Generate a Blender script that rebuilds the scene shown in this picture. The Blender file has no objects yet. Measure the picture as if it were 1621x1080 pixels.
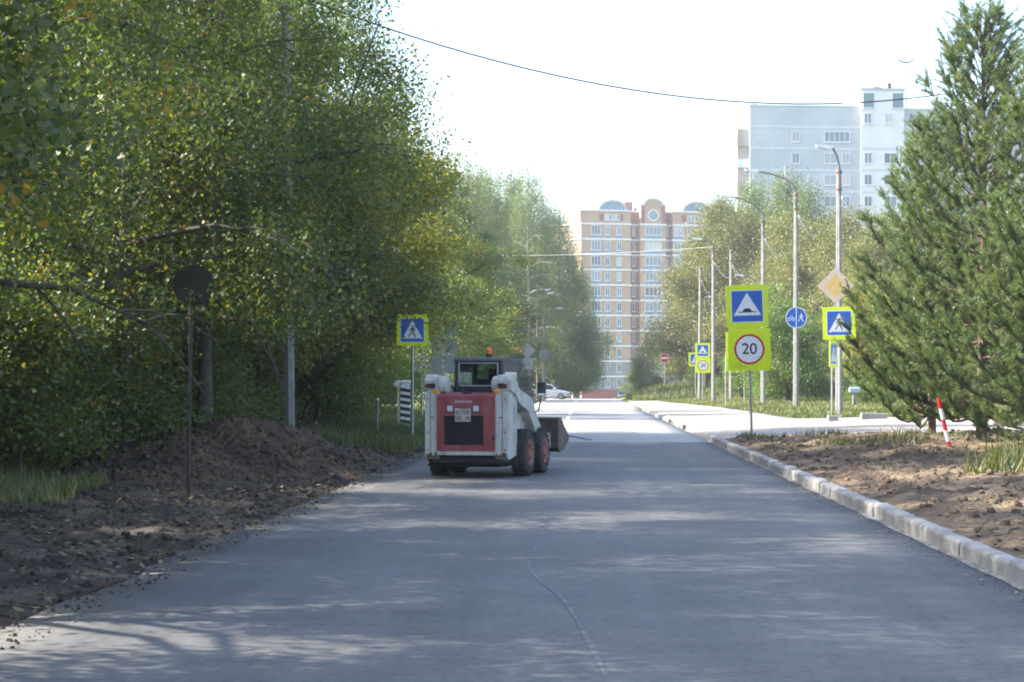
import bpy, math, random
import numpy as np
from mathutils import Vector, Matrix

SC = bpy.context.scene
COL = SC.collection
R = math.radians

# ------------------------------------------------------------------ camera
CAM_H = 1.55
HAZE_DENSITY = 0.00038
cam_data = bpy.data.cameras.new('camera')
cam_data.sensor_width = 36.0
cam_data.lens = 3000.0 / 1621.0 * 36.0
cam_data.shift_x = (810.5 - 925.0) / 1621.0
cam_data.shift_y = (607.0 - 540.0) / 1621.0
cam_data.clip_start = 0.1
cam_data.clip_end = 20000
cam = bpy.data.objects.new('camera', cam_data)
COL.objects.link(cam)
cam.location = (0, 0, CAM_H)
cam.rotation_euler = (R(90), 0, 0)
SC.camera = cam

# ------------------------------------------------------------------ sky and sun
SUN_EL = R(38)
SUN_AZ = Vector((-0.997, 0.06, 0)).normalized()
sun_dir = Vector((SUN_AZ.x * math.cos(SUN_EL), SUN_AZ.y * math.cos(SUN_EL), math.sin(SUN_EL)))
world = bpy.data.worlds.new('World')
SC.world = world
world.use_nodes = True
wn = world.node_tree.nodes
wl = world.node_tree.links
sky = wn.new('ShaderNodeTexSky')
sky.sky_type = 'NISHITA'
sky.sun_disc = False
sky.sun_elevation = SUN_EL
sky.sun_rotation = math.atan2(SUN_AZ.x, SUN_AZ.y)
sky.air_density = 1.0
sky.dust_density = 2.2
sky.ozone_density = 1.4
wl.new(sky.outputs['Color'], wn['Background'].inputs['Color'])
wn['Background'].inputs['Strength'].default_value = 0.15
sun_data = bpy.data.lights.new('sun', 'SUN')
sun_data.energy = 4.2
sun_data.angle = R(0.53)
sun_data.color = (1.0, 0.93, 0.82)
sun = bpy.data.objects.new('sun', sun_data)
COL.objects.link(sun)
sun.location = (-60, 40, 60)
sun.rotation_euler = sun_dir.to_track_quat('Z', 'Y').to_euler()

# ------------------------------------------------------------------ exposure and render
SC.view_settings.view_transform = 'Standard'
SC.view_settings.look = 'None'
SC.view_settings.gamma = 1.0
SC.view_settings.use_curve_mapping = False
SC.view_settings.exposure = 1.9
SC.render.engine = 'CYCLES'
cy = SC.cycles
cy.use_denoising = True
cy.max_bounces = 8
cy.diffuse_bounces = 4
cy.glossy_bounces = 3
cy.transmission_bounces = 4
cy.transparent_max_bounces = 12
cy.volume_bounces = 0
cy.sample_clamp_indirect = 4.0
cy.filter_width = 1.9

rng = np.random.default_rng(7)
random.seed(7)

# ------------------------------------------------------------------ helpers
def smooth(a, b, x):
    t = np.clip((np.asarray(x, float) - a) / (b - a), 0, 1)
    return t * t * (3 - 2 * t)

def at(px, D):
    return (px - 925.0) / 3000.0 * D

def zt(py, D):
    return CAM_H - (py - 607.0) / 3000.0 * D

class NoiseField:
    """smooth value noise on a lattice, summed over octaves"""
    def __init__(self, seed, n=64):
        self.g = np.random.default_rng(seed).random((n, n)); self.n = n
    def one(self, x, y):
        n = self.n
        xi = np.floor(x).astype(int); yi = np.floor(y).astype(int)
        fx = x - xi; fy = y - yi
        fx = fx * fx * (3 - 2 * fx); fy = fy * fy * (3 - 2 * fy)
        g = self.g
        a = g[xi % n, yi % n]; b = g[(xi + 1) % n, yi % n]
        c = g[xi % n, (yi + 1) % n]; d = g[(xi + 1) % n, (yi + 1) % n]
        return (a * (1 - fx) + b * fx) * (1 - fy) + (c * (1 - fx) + d * fx) * fy
    def __call__(self, x, y, s=1.0, octv=4):
        x = np.asarray(x, float) * s; y = np.asarray(y, float) * s
        o = 0; a = 0.5
        for k in range(octv):
            o = o + a * (self.one(x + 17.3 * k, y + 9.1 * k) - 0.5) * 2
            x = x * 2.03; y = y * 2.03; a *= 0.5
        return o
NZ = NoiseField(3)

def np_mesh(name, verts, faces, mat=None, smooth_shade=False, tint=None):
    """verts (n,3), faces (m,k) int array, all the same size"""
    verts = np.asarray(verts, np.float32); faces = np.asarray(faces, np.int32)
    me = bpy.data.meshes.new(name)
    me.vertices.add(len(verts)); me.vertices.foreach_set('co', verts.ravel())
    k = faces.shape[1]
    me.loops.add(faces.size); me.loops.foreach_set('vertex_index', faces.ravel())
    me.polygons.add(len(faces))
    me.polygons.foreach_set('loop_start', np.arange(0, faces.size, k, dtype=np.int32))
    me.polygons.foreach_set('loop_total', np.full(len(faces), k, np.int32))
    if smooth_shade:
        me.polygons.foreach_set('use_smooth', np.ones(len(faces), bool))
    me.update(calc_edges=True)
    if tint is not None:
        at_ = me.attributes.new('tint', 'FLOAT', 'FACE')
        at_.data.foreach_set('value', np.asarray(tint, np.float32))
    if mat: me.materials.append(mat)
    return me

class MB:
    """collects simple solids into one mesh"""
    def __init__(self): self.v = []; self.f = []; self.m = []
    def add(self, vs, fs, mi=0):
        o = len(self.v)
        self.v.extend([tuple(map(float, p)) for p in vs])
        for f in fs: self.f.append(tuple(i + o for i in f)); self.m.append(mi)
        return self
    def box(self, x0, x1, y0, y1, z0, z1, mi=0, taper=0):
        t = taper
        vs = [(x0, y0, z0), (x1, y0, z0), (x1, y1, z0), (x0, y1, z0),
              (x0 + t, y0 + t, z1), (x1 - t, y0 + t, z1), (x1 - t, y1 - t, z1), (x0 + t, y1 - t, z1)]
        return self.add(vs, [(0, 3, 2, 1), (4, 5, 6, 7), (0, 1, 5, 4), (1, 2, 6, 5), (2, 3, 7, 6), (3, 0, 4, 7)], mi)
    def bbox(self, x0, x1, y0, y1, z0, z1, b=0.01, mi=0):
        """box with every edge chamfered"""
        b = min(b, (x1 - x0) * .45, (y1 - y0) * .45, (z1 - z0) * .45)
        cx, cy_, cz = (x0 + x1) / 2, (y0 + y1) / 2, (z0 + z1) / 2
        hx, hy, hz = (x1 - x0) / 2, (y1 - y0) / 2, (z1 - z0) / 2
        idx = {}; vs = []
        for sx in (-1, 1):
            for sy in (-1, 1):
                for sz in (-1, 1):
                    for a in range(3):
                        p = [hx - b, hy - b, hz - b]; p[a] += b
                        idx[(sx, sy, sz, a)] = len(vs)
                        vs.append((cx + sx * p[0], cy_ + sy * p[1], cz + sz * p[2]))
        fs = []
        I = lambda sx, sy, sz, a: idx[(sx, sy, sz, a)]
        for s in (-1, 1):
            q = [I(s, -1, -1, 0), I(s, 1, -1, 0), I(s, 1, 1, 0), I(s, -1, 1, 0)]; fs.append(q if s > 0 else q[::-1])
            q = [I(-1, s, -1, 1), I(-1, s, 1, 1), I(1, s, 1, 1), I(1, s, -1, 1)]; fs.append(q if s > 0 else q[::-1])
            q = [I(-1, -1, s, 2), I(1, -1, s, 2), I(1, 1, s, 2), I(-1, 1, s, 2)]; fs.append(q if s > 0 else q[::-1])
        for s in (-1, 1):
            for t in (-1, 1):
                fs.append([I(s, t, -1, 0), I(s, t, -1, 1), I(s, t, 1, 1), I(s, t, 1, 0)])
                fs.append([I(s, -1, t, 0), I(s, -1, t, 2), I(s, 1, t, 2), I(s, 1, t, 0)])
                fs.append([I(-1, s, t, 1), I(-1, s, t, 2), I(1, s, t, 2), I(1, s, t, 1)])
                for u in (-1, 1):
                    fs.append([I(s, t, u, 0), I(s, t, u, 1), I(s, t, u, 2)])
        return self.add(vs, fs, mi)
    def prism(self, poly, a0, a1, axis='x', mi=0):
        """polygon of 2-D points extruded along an axis (poly in the other two axes in xyz order)"""
        n = len(poly)
        def P(p, a):
            if axis == 'x': return (a, p[0], p[1])
            if axis == 'y': return (p[0], a, p[1])
            return (p[0], p[1], a)
        vs = [P(p, a0) for p in poly] + [P(p, a1) for p in poly]
        fs = [tuple(range(n))[::-1], tuple(range(n, 2 * n))]
        for i in range(n):
            j = (i + 1) % n
            fs.append((i, j, j + n, i + n))
        return self.add(vs, fs, mi)
    def tube(self, pts, rad, n=8, mi=0, cap=True):
        pts = [Vector(p) for p in pts]
        if not hasattr(rad, '__len__'): rad = [rad] * len(pts)
        vs = []; fs = []
        d0 = (pts[1] - pts[0]).normalized()
        ref = Vector((0, 0, 1)) if abs(d0.z) < .9 else Vector((1, 0, 0))
        u = d0.cross(ref).normalized()
        for i, p in enumerate(pts):
            d = (pts[min(i + 1, len(pts) - 1)] - pts[max(i - 1, 0)]).normalized()
            u = (u - d * u.dot(d)).normalized(); w = d.cross(u)
            for k in range(n):
                a = 2 * math.pi * k / n
                vs.append(p + (u * math.cos(a) + w * math.sin(a)) * rad[i])
        for i in range(len(pts) - 1):
            for k in range(n):
                k2 = (k + 1) % n
                fs.append((i * n + k, i * n + k2, (i + 1) * n + k2, (i + 1) * n + k))
        if cap:
            fs.append(tuple(range(n))[::-1]); fs.append(tuple(range((len(pts) - 1) * n, len(pts) * n)))
        return self.add(vs, fs, mi)
    def lathe(self, prof, n=24, axis='z', c=(0, 0, 0), mi=0):
        """profile [(r, h)] revolved"""
        vs = []; fs = []
        for r, h in prof:
            for k in range(n):
                a = 2 * math.pi * k / n
                p, q = r * math.cos(a), r * math.sin(a)
                if axis == 'z': vs.append((c[0] + p, c[1] + q, c[2] + h))
                elif axis == 'x': vs.append((c[0] + h, c[1] + p, c[2] + q))
                else: vs.append((c[0] + p, c[1] + h, c[2] + q))
        m = len(prof)
        for i in range(m - 1):
            for k in range(n):
                k2 = (k + 1) % n
                fs.append((i * n + k, i * n + k2, (i + 1) * n + k2, (i + 1) * n + k))
        fs.append(tuple(range(n))[::-1]); fs.append(tuple(range((m - 1) * n, m * n)))
        return self.add(vs, fs, mi)
    def mesh(self, name, mats, smooth_shade=False):
        me = bpy.data.meshes.new(name)
        me.from_pydata(self.v, [], self.f)
        if not isinstance(mats, (list, tuple)): mats = [mats]
        for m in mats: me.materials.append(m)
        me.polygons.foreach_set('material_index', self.m)
        if smooth_shade:
            me.polygons.foreach_set('use_smooth', [True] * len(self.f))
        me.validate()
        import bmesh
        bm = bmesh.new(); bm.from_mesh(me)
        bmesh.ops.recalc_face_normals(bm, faces=bm.faces); bm.to_mesh(me); bm.free()
        if smooth_shade:
            try: me.set_sharp_from_angle(angle=R(40))
            except Exception: pass
        me.update()
        return me
    def build(self, name, mats, parent=None, smooth_shade=False, loc=(0, 0, 0), rot=(0, 0, 0)):
        return obj(name, self.mesh(name, mats, smooth_shade), parent, loc, rot)

def obj(name, me, parent=None, loc=(0, 0, 0), rot=(0, 0, 0)):
    o = bpy.data.objects.new(name, me)
    COL.objects.link(o)
    o.location = loc; o.rotation_euler = rot
    if parent is not None: o.parent = parent
    return o

def tag(o, label=None, cat=None, group=None, kind=None):
    if label: o['label'] = label
    if cat: o['category'] = cat
    if group: o['group'] = group
    if kind: o['kind'] = kind
    return o

def thing(name, label, cat, loc=(0, 0, 0), rotz=0.0, group=None, tilt=(0, 0)):
    o = bpy.data.objects.new(name, None); COL.objects.link(o)
    o.empty_display_size = 0.2
    o.location = loc; o.rotation_euler = (tilt[0], tilt[1], rotz)
    return tag(o, label, cat, group)

def copy_tree(o, parent=None):
    c = o.copy(); COL.objects.link(c)
    if parent is not None: c.parent = parent
    for ch in list(o.children): copy_tree(ch, c)
    return c

def text_mesh(name, txt, size, mat, bold=0.0, thick=0.003):
    cu = bpy.data.curves.new(name, 'FONT')
    cu.body = txt; cu.size = size; cu.align_x = 'CENTER'; cu.align_y = 'CENTER'
    cu.extrude = thick / 2; cu.offset = bold
    to = bpy.data.objects.new(name, cu); COL.objects.link(to)
    dg = bpy.context.evaluated_depsgraph_get(); dg.update()
    me = bpy.data.meshes.new_from_object(to.evaluated_get(dg))
    bpy.data.objects.remove(to)
    me.materials.clear(); me.materials.append(mat)
    return me

# ------------------------------------------------------------------ materials
def mat(name, col, rough=.7, var=.15, scale=6.0, bump=0.0, bscale=40.0, metal=0.0, col2=None, spec=.5, dirt=None, dirt_amt=.0, dscale=3.0, coords='Object', emit=None, coat=0, streak=0):
    m = bpy.data.materials.new(name); m.use_nodes = True
    nt = m.node_tree; N = nt.nodes; L = nt.links
    b = N['Principled BSDF']
    b.inputs['Roughness'].default_value = rough
    b.inputs['Metallic'].default_value = metal
    b.inputs['Specular IOR Level'].default_value = spec
    if coat: b.inputs['Coat Weight'].default_value = coat
    tc = N.new('ShaderNodeTexCoord')
    nz = N.new('ShaderNodeTexNoise'); nz.inputs['Scale'].default_value = scale
    nz.inputs['Detail'].default_value = 5; nz.inputs['Roughness'].default_value = .6
    L.new(tc.outputs[coords], nz.inputs['Vector'])
    mx = N.new('ShaderNodeMix'); mx.data_type = 'RGBA'
    c = col
    if col2 is None:
        a = tuple(max(0, k * (1 - var)) for k in c); d = tuple(min(1, k * (1 + var)) for k in c)
    else: a, d = c, col2
    mx.inputs[6].default_value = (*a, 1); mx.inputs[7].default_value = (*d, 1)
    rp = N.new('ShaderNodeMapRange'); rp.inputs[1].default_value = .32; rp.inputs[2].default_value = .68
    L.new(nz.outputs['Fac'], rp.inputs[0]); L.new(rp.outputs[0], mx.inputs[0])
    out = mx.outputs[2]
    if dirt is not None:
        n2 = N.new('ShaderNodeTexNoise'); n2.inputs['Scale'].default_value = dscale; n2.inputs['Detail'].default_value = 8
        n2.inputs['Roughness'].default_value = .7
        if streak:
            mp = N.new('ShaderNodeMapping'); mp.inputs['Scale'].default_value = (1, 1, streak); L.new(tc.outputs[coords], mp.inputs['Vector']); L.new(mp.outputs[0], n2.inputs['Vector'])
        else: L.new(tc.outputs[coords], n2.inputs['Vector'])
        r2 = N.new('ShaderNodeMapRange'); r2.inputs[1].default_value = .48; r2.inputs[2].default_value = .72
        r2.inputs[4].default_value = dirt_amt
        L.new(n2.outputs['Fac'], r2.inputs[0])
        m2 = N.new('ShaderNodeMix'); m2.data_type = 'RGBA'
        L.new(r2.outputs[0], m2.inputs[0]); L.new(out, m2.inputs[6]); m2.inputs[7].default_value = (*dirt, 1)
        out = m2.outputs[2]
    L.new(out, b.inputs['Base Color'])
    if bump > 0:
        n3 = N.new('ShaderNodeTexNoise'); n3.inputs['Scale'].default_value = bscale; n3.inputs['Detail'].default_value = 6
        L.new(tc.outputs[coords], n3.inputs['Vector'])
        bp = N.new('ShaderNodeBump'); bp.inputs['Strength'].default_value = bump; bp.inputs['Distance'].default_value = .02
        L.new(n3.outputs['Fac'], bp.inputs['Height']); L.new(bp.outputs['Normal'], b.inputs['Normal'])
    if emit:
        b.inputs['Emission Color'].default_value = (*emit[0], 1); b.inputs['Emission Strength'].default_value = emit[1]
    return m

def leaf_mat(name, cols, trans=.45, rough=.55, tr_tint=(1.35, 1.45, .6)):
    """leaf: colour by a per-leaf random value; diffuse + translucent + a little gloss"""
    m = bpy.data.materials.new(name); m.use_nodes = True
    nt = m.node_tree; N = nt.nodes; L = nt.links
    for n in list(N): N.remove(n)
    out = N.new('ShaderNodeOutputMaterial')
    at_ = N.new('ShaderNodeAttribute'); at_.attribute_name = 'tint'
    oi = N.new('ShaderNodeObjectInfo')
    cr = N.new('ShaderNodeValToRGB')
    els = cr.color_ramp.elements
    while len(els) < len(cols): els.new(.5)
    for i, (p, c) in enumerate(cols):
        els[i].position = p; els[i].color = (*c, 1)
    L.new(at_.outputs['Fac'], cr.inputs['Fac'])
    hs = N.new('ShaderNodeHueSaturation')
    mr = N.new('ShaderNodeMapRange'); mr.inputs[3].default_value = .75; mr.inputs[4].default_value = 1.2
    L.new(oi.outputs['Random'], mr.inputs[0]); L.new(mr.outputs[0], hs.inputs['Value'])
    L.new(cr.outputs['Color'], hs.inputs['Color'])
    df = N.new('ShaderNodeBsdfDiffuse'); tl = N.new('ShaderNodeBsdfTranslucent'); gl = N.new('ShaderNodeBsdfGlossy')
    gl.inputs['Roughness'].default_value = rough
    gl.inputs['Color'].default_value = (.9, .9, .9, 1)
    L.new(hs.outputs['Color'], df.inputs['Color'])
    mu = N.new('ShaderNodeMix'); mu.data_type = 'RGBA'; mu.blend_type = 'MULTIPLY'; mu.inputs[0].default_value = 1
    L.new(hs.outputs['Color'], mu.inputs[6]); mu.inputs[7].default_value = (*tr_tint, 1)
    L.new(mu.outputs[2], tl.inputs['Color'])
    m1 = N.new('ShaderNodeMixShader'); m1.inputs[0].default_value = trans
    L.new(df.outputs[0], m1.inputs[1]); L.new(tl.outputs[0], m1.inputs[2])
    m2 = N.new('ShaderNodeMixShader'); m2.inputs[0].default_value = .045
    L.new(m1.outputs[0], m2.inputs[1]); L.new(gl.outputs[0], m2.inputs[2])
    L.new(m2.outputs[0], out.inputs['Surface'])
    return m

def glass_mat(name, col, rough=.05, metal=0.0):
    m = mat(name, col, rough, .1, 2.0, spec=.8)
    return m

M = {}
M['concrete'] = mat('concrete', (.25, .24, .225), .9, .2, 5, .35, 60, dirt=(.2, .19, .17), dirt_amt=.5)
M['kerb'] = mat('kerb_concrete', (.30, .295, .28), .92, .25, 3, .5, 90, dirt=(.16, .14, .12), dirt_amt=.55, dscale=6)
M['mortar'] = mat('mortar', (.24, .23, .215), .95, .45, 5, .4, 60)
M['galv'] = mat('galvanised_steel', (.36, .38, .40), .5, .15, 8, .05, 60, metal=.55, dirt=(.22, .2, .18), dirt_amt=.4)
M['greypaint'] = mat('grey_paint', (.34, .36, .38), .55, .1, 4, dirt=(.18, .15, .12), dirt_amt=.4)
M['darkmetal'] = mat('dark_metal', (.035, .036, .04), .6, .3, 10, .1, 60, metal=.3)
M['black'] = mat('black_plastic', (.018, .019, .02), .6, .2, 10)
M['rubber'] = mat('tyre_rubber', (.028, .028, .029), .9, .2, 12, .3, 50, dirt=(.13, .105, .08), dirt_amt=.55, dscale=5)
M['white'] = mat('white_paint', (.70, .70, .67), .5, .06, 3, .04, 30, dirt=(.26, .22, .17), dirt_amt=.6, dscale=4)
M['signwhite'] = mat('sign_white', (.78, .79, .80), .45, .03, 6)
M['yellow'] = mat('fluorescent_yellow', (.72, .86, .0), .45, .04, 5, dirt=(.5, .55, .06), dirt_amt=.25)
M['blue'] = mat('sign_blue', (.008, .10, .46), .4, .06, 6)
M['red'] = mat('sign_red', (.55, .02, .035), .45, .08, 6)
M['signblack'] = mat('sign_black', (.015, .015, .017), .5, .1, 6)
M['signback'] = mat('sign_back_grey', (.40, .42, .43), .6, .1, 4, metal=.3, dirt=(.25, .24, .22), dirt_amt=.4)
M['loader_red'] = mat('faded_red_paint', (.25, .042, .052), .55, .2, 3, .05, 40, dirt=(.24, .13, .115), dirt_amt=.75, dscale=7, streak=.35)
M['loader_white'] = mat('chalky_white_paint', (.50, .50, .46), .55, .1, 2.5, .06, 40, dirt=(.20, .165, .125), dirt_amt=.85, dscale=7, streak=.25)
M['rim'] = mat('rusty_red_rim', (.30, .11, .085), .75, .3, 8, .2, 40, dirt=(.16, .12, .09), dirt_amt=.7, dscale=6)
M['bucket'] = mat('worn_bucket_steel', (.045, .036, .032), .65, .35, 6, .2, 40, metal=.25, dirt=(.16, .11, .08), dirt_amt=.6, dscale=5)
M['amber'] = mat('amber_lens', (.75, .30, .02), .3, .08, 6)
M['orange'] = mat('orange_lens', (.85, .16, .02), .3, .08, 6)
M['redlens'] = mat('dark_red_lens', (.16, .018, .015), .3, .1, 8)
M['lamp'] = mat('lamp_lens', (.50, .54, .55), .18, .08, 20, spec=.8)
M['glassdark'] = mat('dark_glass', (.02, .026, .028), .06, .2, 3, spec=.9)
M['cabinside'] = mat('cab_lining', (.035, .045, .045), .8, .3, 6)
M['seat'] = mat('seat_vinyl', (.05, .055, .055), .6, .2, 6)
M['plate'] = mat('worn_plate', (.40, .38, .34), .6, .2, 18, dirt=(.2, .18, .15), dirt_amt=.6, dscale=14)
M['wood'] = mat('weathered_pole_wood', (.22, .18, .14), .9, .25, 4, .4, 30)
M['cable'] = mat('cable_black', (.02, .02, .022), .7, .2, 4)
M['wire'] = mat('pale_wire', (.50, .51, .52), .5, .1, 4)
M['lamphead'] = mat('lamp_head', (.68, .69, .70), .4, .06, 5)
M['bark'] = mat('bark', (.085, .072, .058), .95, .4, 5, .8, 25)
M['birchbark'] = mat('birch_bark', (.46, .45, .42), .9, .15, 3, .4, 25, dirt=(.05, .045, .04), dirt_amt=.85, dscale=4)
M['pinebark'] = mat('pine_bark', (.13, .085, .06), .95, .4, 6, .8, 25)
# ------------------------------------------------------------------ terrain
ROAD_L, ROAD_R = -3.66, 3.34
def base_z(Y): return -1.25 * smooth(186, 330, Y)

def gz(X, Y):
    X = np.asarray(X, float); Y = np.asarray(Y, float)
    dr = smooth(49, 51.5, Y) * (1 - smooth(63, 66, Y))          # the driveway dips to the road
    s = smooth(3.30, 3.48, X) * (1 - dr) + smooth(3.3, 6.5, X) * dr
    right = s * (0.15 + 0.05 * smooth(3.5, 8, X) + 0.30 * smooth(6.5, 10.5, X) * smooth(46, 78, Y))
    right = right + 0.75 * smooth(4.0, 7.0, X) * smooth(150, 164, Y) * (1 - smooth(176, 190, Y))
    left = smooth(-3.6, -3.8, X) * (-0.05) + smooth(-4.4, -9, X) * 0.15 + 0.32 * smooth(-4.1, -6, X) * smooth(44, 58, Y) * (1 - smooth(150, 172, Y))
    far = smooth(30, 90, np.abs(X)) * NZ(X, Y, .011, 3) * 2.0
    return base_z(Y) + right + left + far

def grid_mesh(name, xs, ys, zf, material, smooth_shade=True, skirt=0.0):
    XX, YY = np.meshgrid(xs, ys)
    ZZ = zf(XX, YY)
    v = np.stack([XX, YY, ZZ], -1).reshape(-1, 3)
    nx, ny = len(xs), len(ys)
    i = np.arange(nx * ny).reshape(ny, nx)
    f = np.stack([i[:-1, :-1], i[:-1, 1:], i[1:, 1:], i[1:, :-1]], -1).reshape(-1, 4)
    if skirt:
        ring = np.concatenate([i[0, :], i[1:, -1], i[-1, -2::-1], i[-2:0:-1, 0]])
        low = v[ring].copy(); low[:, 2] -= skirt
        o = len(v); v = np.concatenate([v, low])
        k = np.arange(len(ring)); k2 = (k + 1) % len(ring)
        f = np.concatenate([f, np.stack([ring[k2], ring[k], o + k, o + k2], -1)])
    return np_mesh(name, v, f, material, smooth_shade)

def strip_mesh(name, ys, xl, xr, zf, nx, material, skirt=0.08):
    """sheet between two edges xl(Y), xr(Y)"""
    ys = np.asarray(ys, float)
    t = np.linspace(0, 1, nx)
    XX = xl(ys)[:, None] * (1 - t) + xr(ys)[:, None] * t
    YY = np.repeat(ys[:, None], nx, 1)
    v = np.stack([XX, YY, zf(XX, YY)], -1).reshape(-1, 3)
    i = np.arange(len(ys) * nx).reshape(len(ys), nx)
    f = np.stack([i[:-1, :-1], i[:-1, 1:], i[1:, 1:], i[1:, :-1]], -1).reshape(-1, 4)
    if skirt:
        ring = np.concatenate([i[0, :], i[1:, -1], i[-1, -2::-1], i[-2:0:-1, 0]])
        low = v[ring].copy(); low[:, 2] -= skirt
        o = len(v); v = np.concatenate([v, low])
        k = np.arange(len(ring)); k2 = (k + 1) % len(ring)
        f = np.concatenate([f, np.stack([ring[k2], ring[k], o + k, o + k2], -1)])
    return np_mesh(name, v, f, material, True)

# --- ground materials
def ground_mat(name, cols, scale, bump=.6, bscale=18, rough=.95, fine=60):
    """soil: three colours driven by layered noise, with fine relief"""
    m = bpy.data.materials.new(name); m.use_nodes = True
    nt = m.node_tree; N = nt.nodes; L = nt.links; b = N['Principled BSDF']
    b.inputs['Roughness'].default_value = rough; b.inputs['Specular IOR Level'].default_value = .2
    tc = N.new('ShaderNodeTexCoord')
    n1 = N.new('ShaderNodeTexNoise'); n1.inputs['Scale'].default_value = scale; n1.inputs['Detail'].default_value = 9; n1.inputs['Roughness'].default_value = .65
    n2 = N.new('ShaderNodeTexNoise'); n2.inputs['Scale'].default_value = fine; n2.inputs['Detail'].default_value = 4
    L.new(tc.outputs['Object'], n1.inputs['Vector']); L.new(tc.outputs['Object'], n2.inputs['Vector'])
    ad = N.new('ShaderNodeMath'); ad.operation = 'MULTIPLY_ADD'; ad.inputs[1].default_value = .35
    L.new(n2.outputs['Fac'], ad.inputs[0]); L.new(n1.outputs['Fac'], ad.inputs[2])
    cr = N.new('ShaderNodeValToRGB'); els = cr.color_ramp.elements
    while len(els) < len(cols): els.new(.5)
    for i, (p, c) in enumerate(cols): els[i].position = p; els[i].color = (*c, 1)
    L.new(ad.outputs[0], cr.inputs['Fac']); L.new(cr.outputs['Color'], b.inputs['Base Color'])
    n3 = N.new('ShaderNodeTexNoise'); n3.inputs['Scale'].default_value = bscale; n3.inputs['Detail'].default_value = 8
    L.new(tc.outputs['Object'], n3.inputs['Vector'])
    bp = N.new('ShaderNodeBump'); bp.inputs['Strength'].default_value = bump; bp.inputs['Distance'].default_value = .06
    L.new(n3.outputs['Fac'], bp.inputs['Height']); L.new(bp.outputs['Normal'], b.inputs['Normal'])
    return m

def asphalt_mat(name, dark, light, rough, big=.25, patch=None):
    m = bpy.data.materials.new(name); m.use_nodes = True
    nt = m.node_tree; N = nt.nodes; L = nt.links; b = N['Principled BSDF']
    tc = N.new('ShaderNodeTexCoord')
    def noise(s, d=6, sc=(1, 1, 1)):
        mp = N.new('ShaderNodeMapping'); mp.inputs['Scale'].default_value = sc
        L.new(tc.outputs['Object'], mp.inputs['Vector'])
        n = N.new('ShaderNodeTexNoise'); n.inputs['Scale'].default_value = s; n.inputs['Detail'].default_value = d
        n.inputs['Roughness'].default_value = .6
        L.new(mp.outputs[0], n.inputs['Vector']); return n.outputs['Fac']
    a = noise(big); g = noise(140, 3); s_ = noise(.9, 5, (1.5, .12, 1))
    def math_(op, x, y):
        n = N.new('ShaderNodeMath'); n.operation = op
        for i, k in enumerate((x, y)):
            if isinstance(k, (int, float)): n.inputs[i].default_value = k
            else: L.new(k, n.inputs[i])
        return n.outputs[0]
    tr_ = noise(2.6, 3, (1.0, .02, 1)); md = noise(2.2, 8); gm = noise(17, 5)
    v = math_('ADD', math_('MULTIPLY', a, .30), math_('ADD', math_('MULTIPLY', g, .26), math_('MULTIPLY', s_, .26)))
    v = math_('ADD', v, math_('ADD', math_('MULTIPLY', tr_, .15), math_('ADD', math_('MULTIPLY', md, .22), math_('MULTIPLY', math_('SUBTRACT', gm, .5), .42))))
    cr = N.new('ShaderNodeValToRGB'); e = cr.color_ramp.elements
    e[0].position = .44; e[0].color = (*dark, 1); e[1].position = .72; e[1].color = (*light, 1)
    L.new(v, cr.inputs['Fac']); L.new(cr.outputs['Color'], b.inputs['Base Color'])
    mr = N.new('ShaderNodeMapRange'); mr.inputs[3].default_value = rough - .1; mr.inputs[4].default_value = rough + .12
    L.new(s_, mr.inputs[0]); L.new(mr.outputs[0], b.inputs['Roughness'])
    bp = N.new('ShaderNodeBump'); bp.inputs['Strength'].default_value = .35; bp.inputs['Distance'].default_value = .006
    L.new(g, bp.inputs['Height']); L.new(bp.outputs['Normal'], b.inputs['Normal'])
    return m

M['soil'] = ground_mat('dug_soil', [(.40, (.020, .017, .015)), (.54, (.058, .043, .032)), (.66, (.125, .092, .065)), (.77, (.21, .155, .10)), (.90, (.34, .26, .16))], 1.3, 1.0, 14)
M['soil_left'] = ground_mat('shoulder_soil', [(.42, (.020, .016, .014)), (.60, (.055, .042, .033)), (.75, (.11, .082, .062)), (.9, (.2, .16, .12))], 1.1, .9, 14)  # darker soil tones for the left shoulder
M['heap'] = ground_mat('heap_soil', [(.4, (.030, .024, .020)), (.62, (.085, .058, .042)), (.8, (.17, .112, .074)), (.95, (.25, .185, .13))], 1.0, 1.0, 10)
M['grassland'] = ground_mat('grassland', [(.35, (.035, .045, .015)), (.6, (.09, .11, .03)), (.85, (.17, .165, .06))], .35, .8, 6)
M['asphalt'] = asphalt_mat('fresh_asphalt', (.042, .0415, .041), (.142, .139, .134), .72)
M['oldasphalt'] = asphalt_mat('old_asphalt', (.20, .19, .18), (.36, .345, .33), .75, .4)
M['paving'] = asphalt_mat('dusty_pavement', (.22, .195, .165), (.34, .30, .255), .85, .5)
M['roadpaint'] = mat('road_paint', (.72, .72, .70), .6, .08, 6, dirt=(.3, .3, .3), dirt_amt=.6, dscale=2.5)
M['dust'] = mat('dust_streak', (.125, .127, .13), .8, .45, 7)

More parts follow.
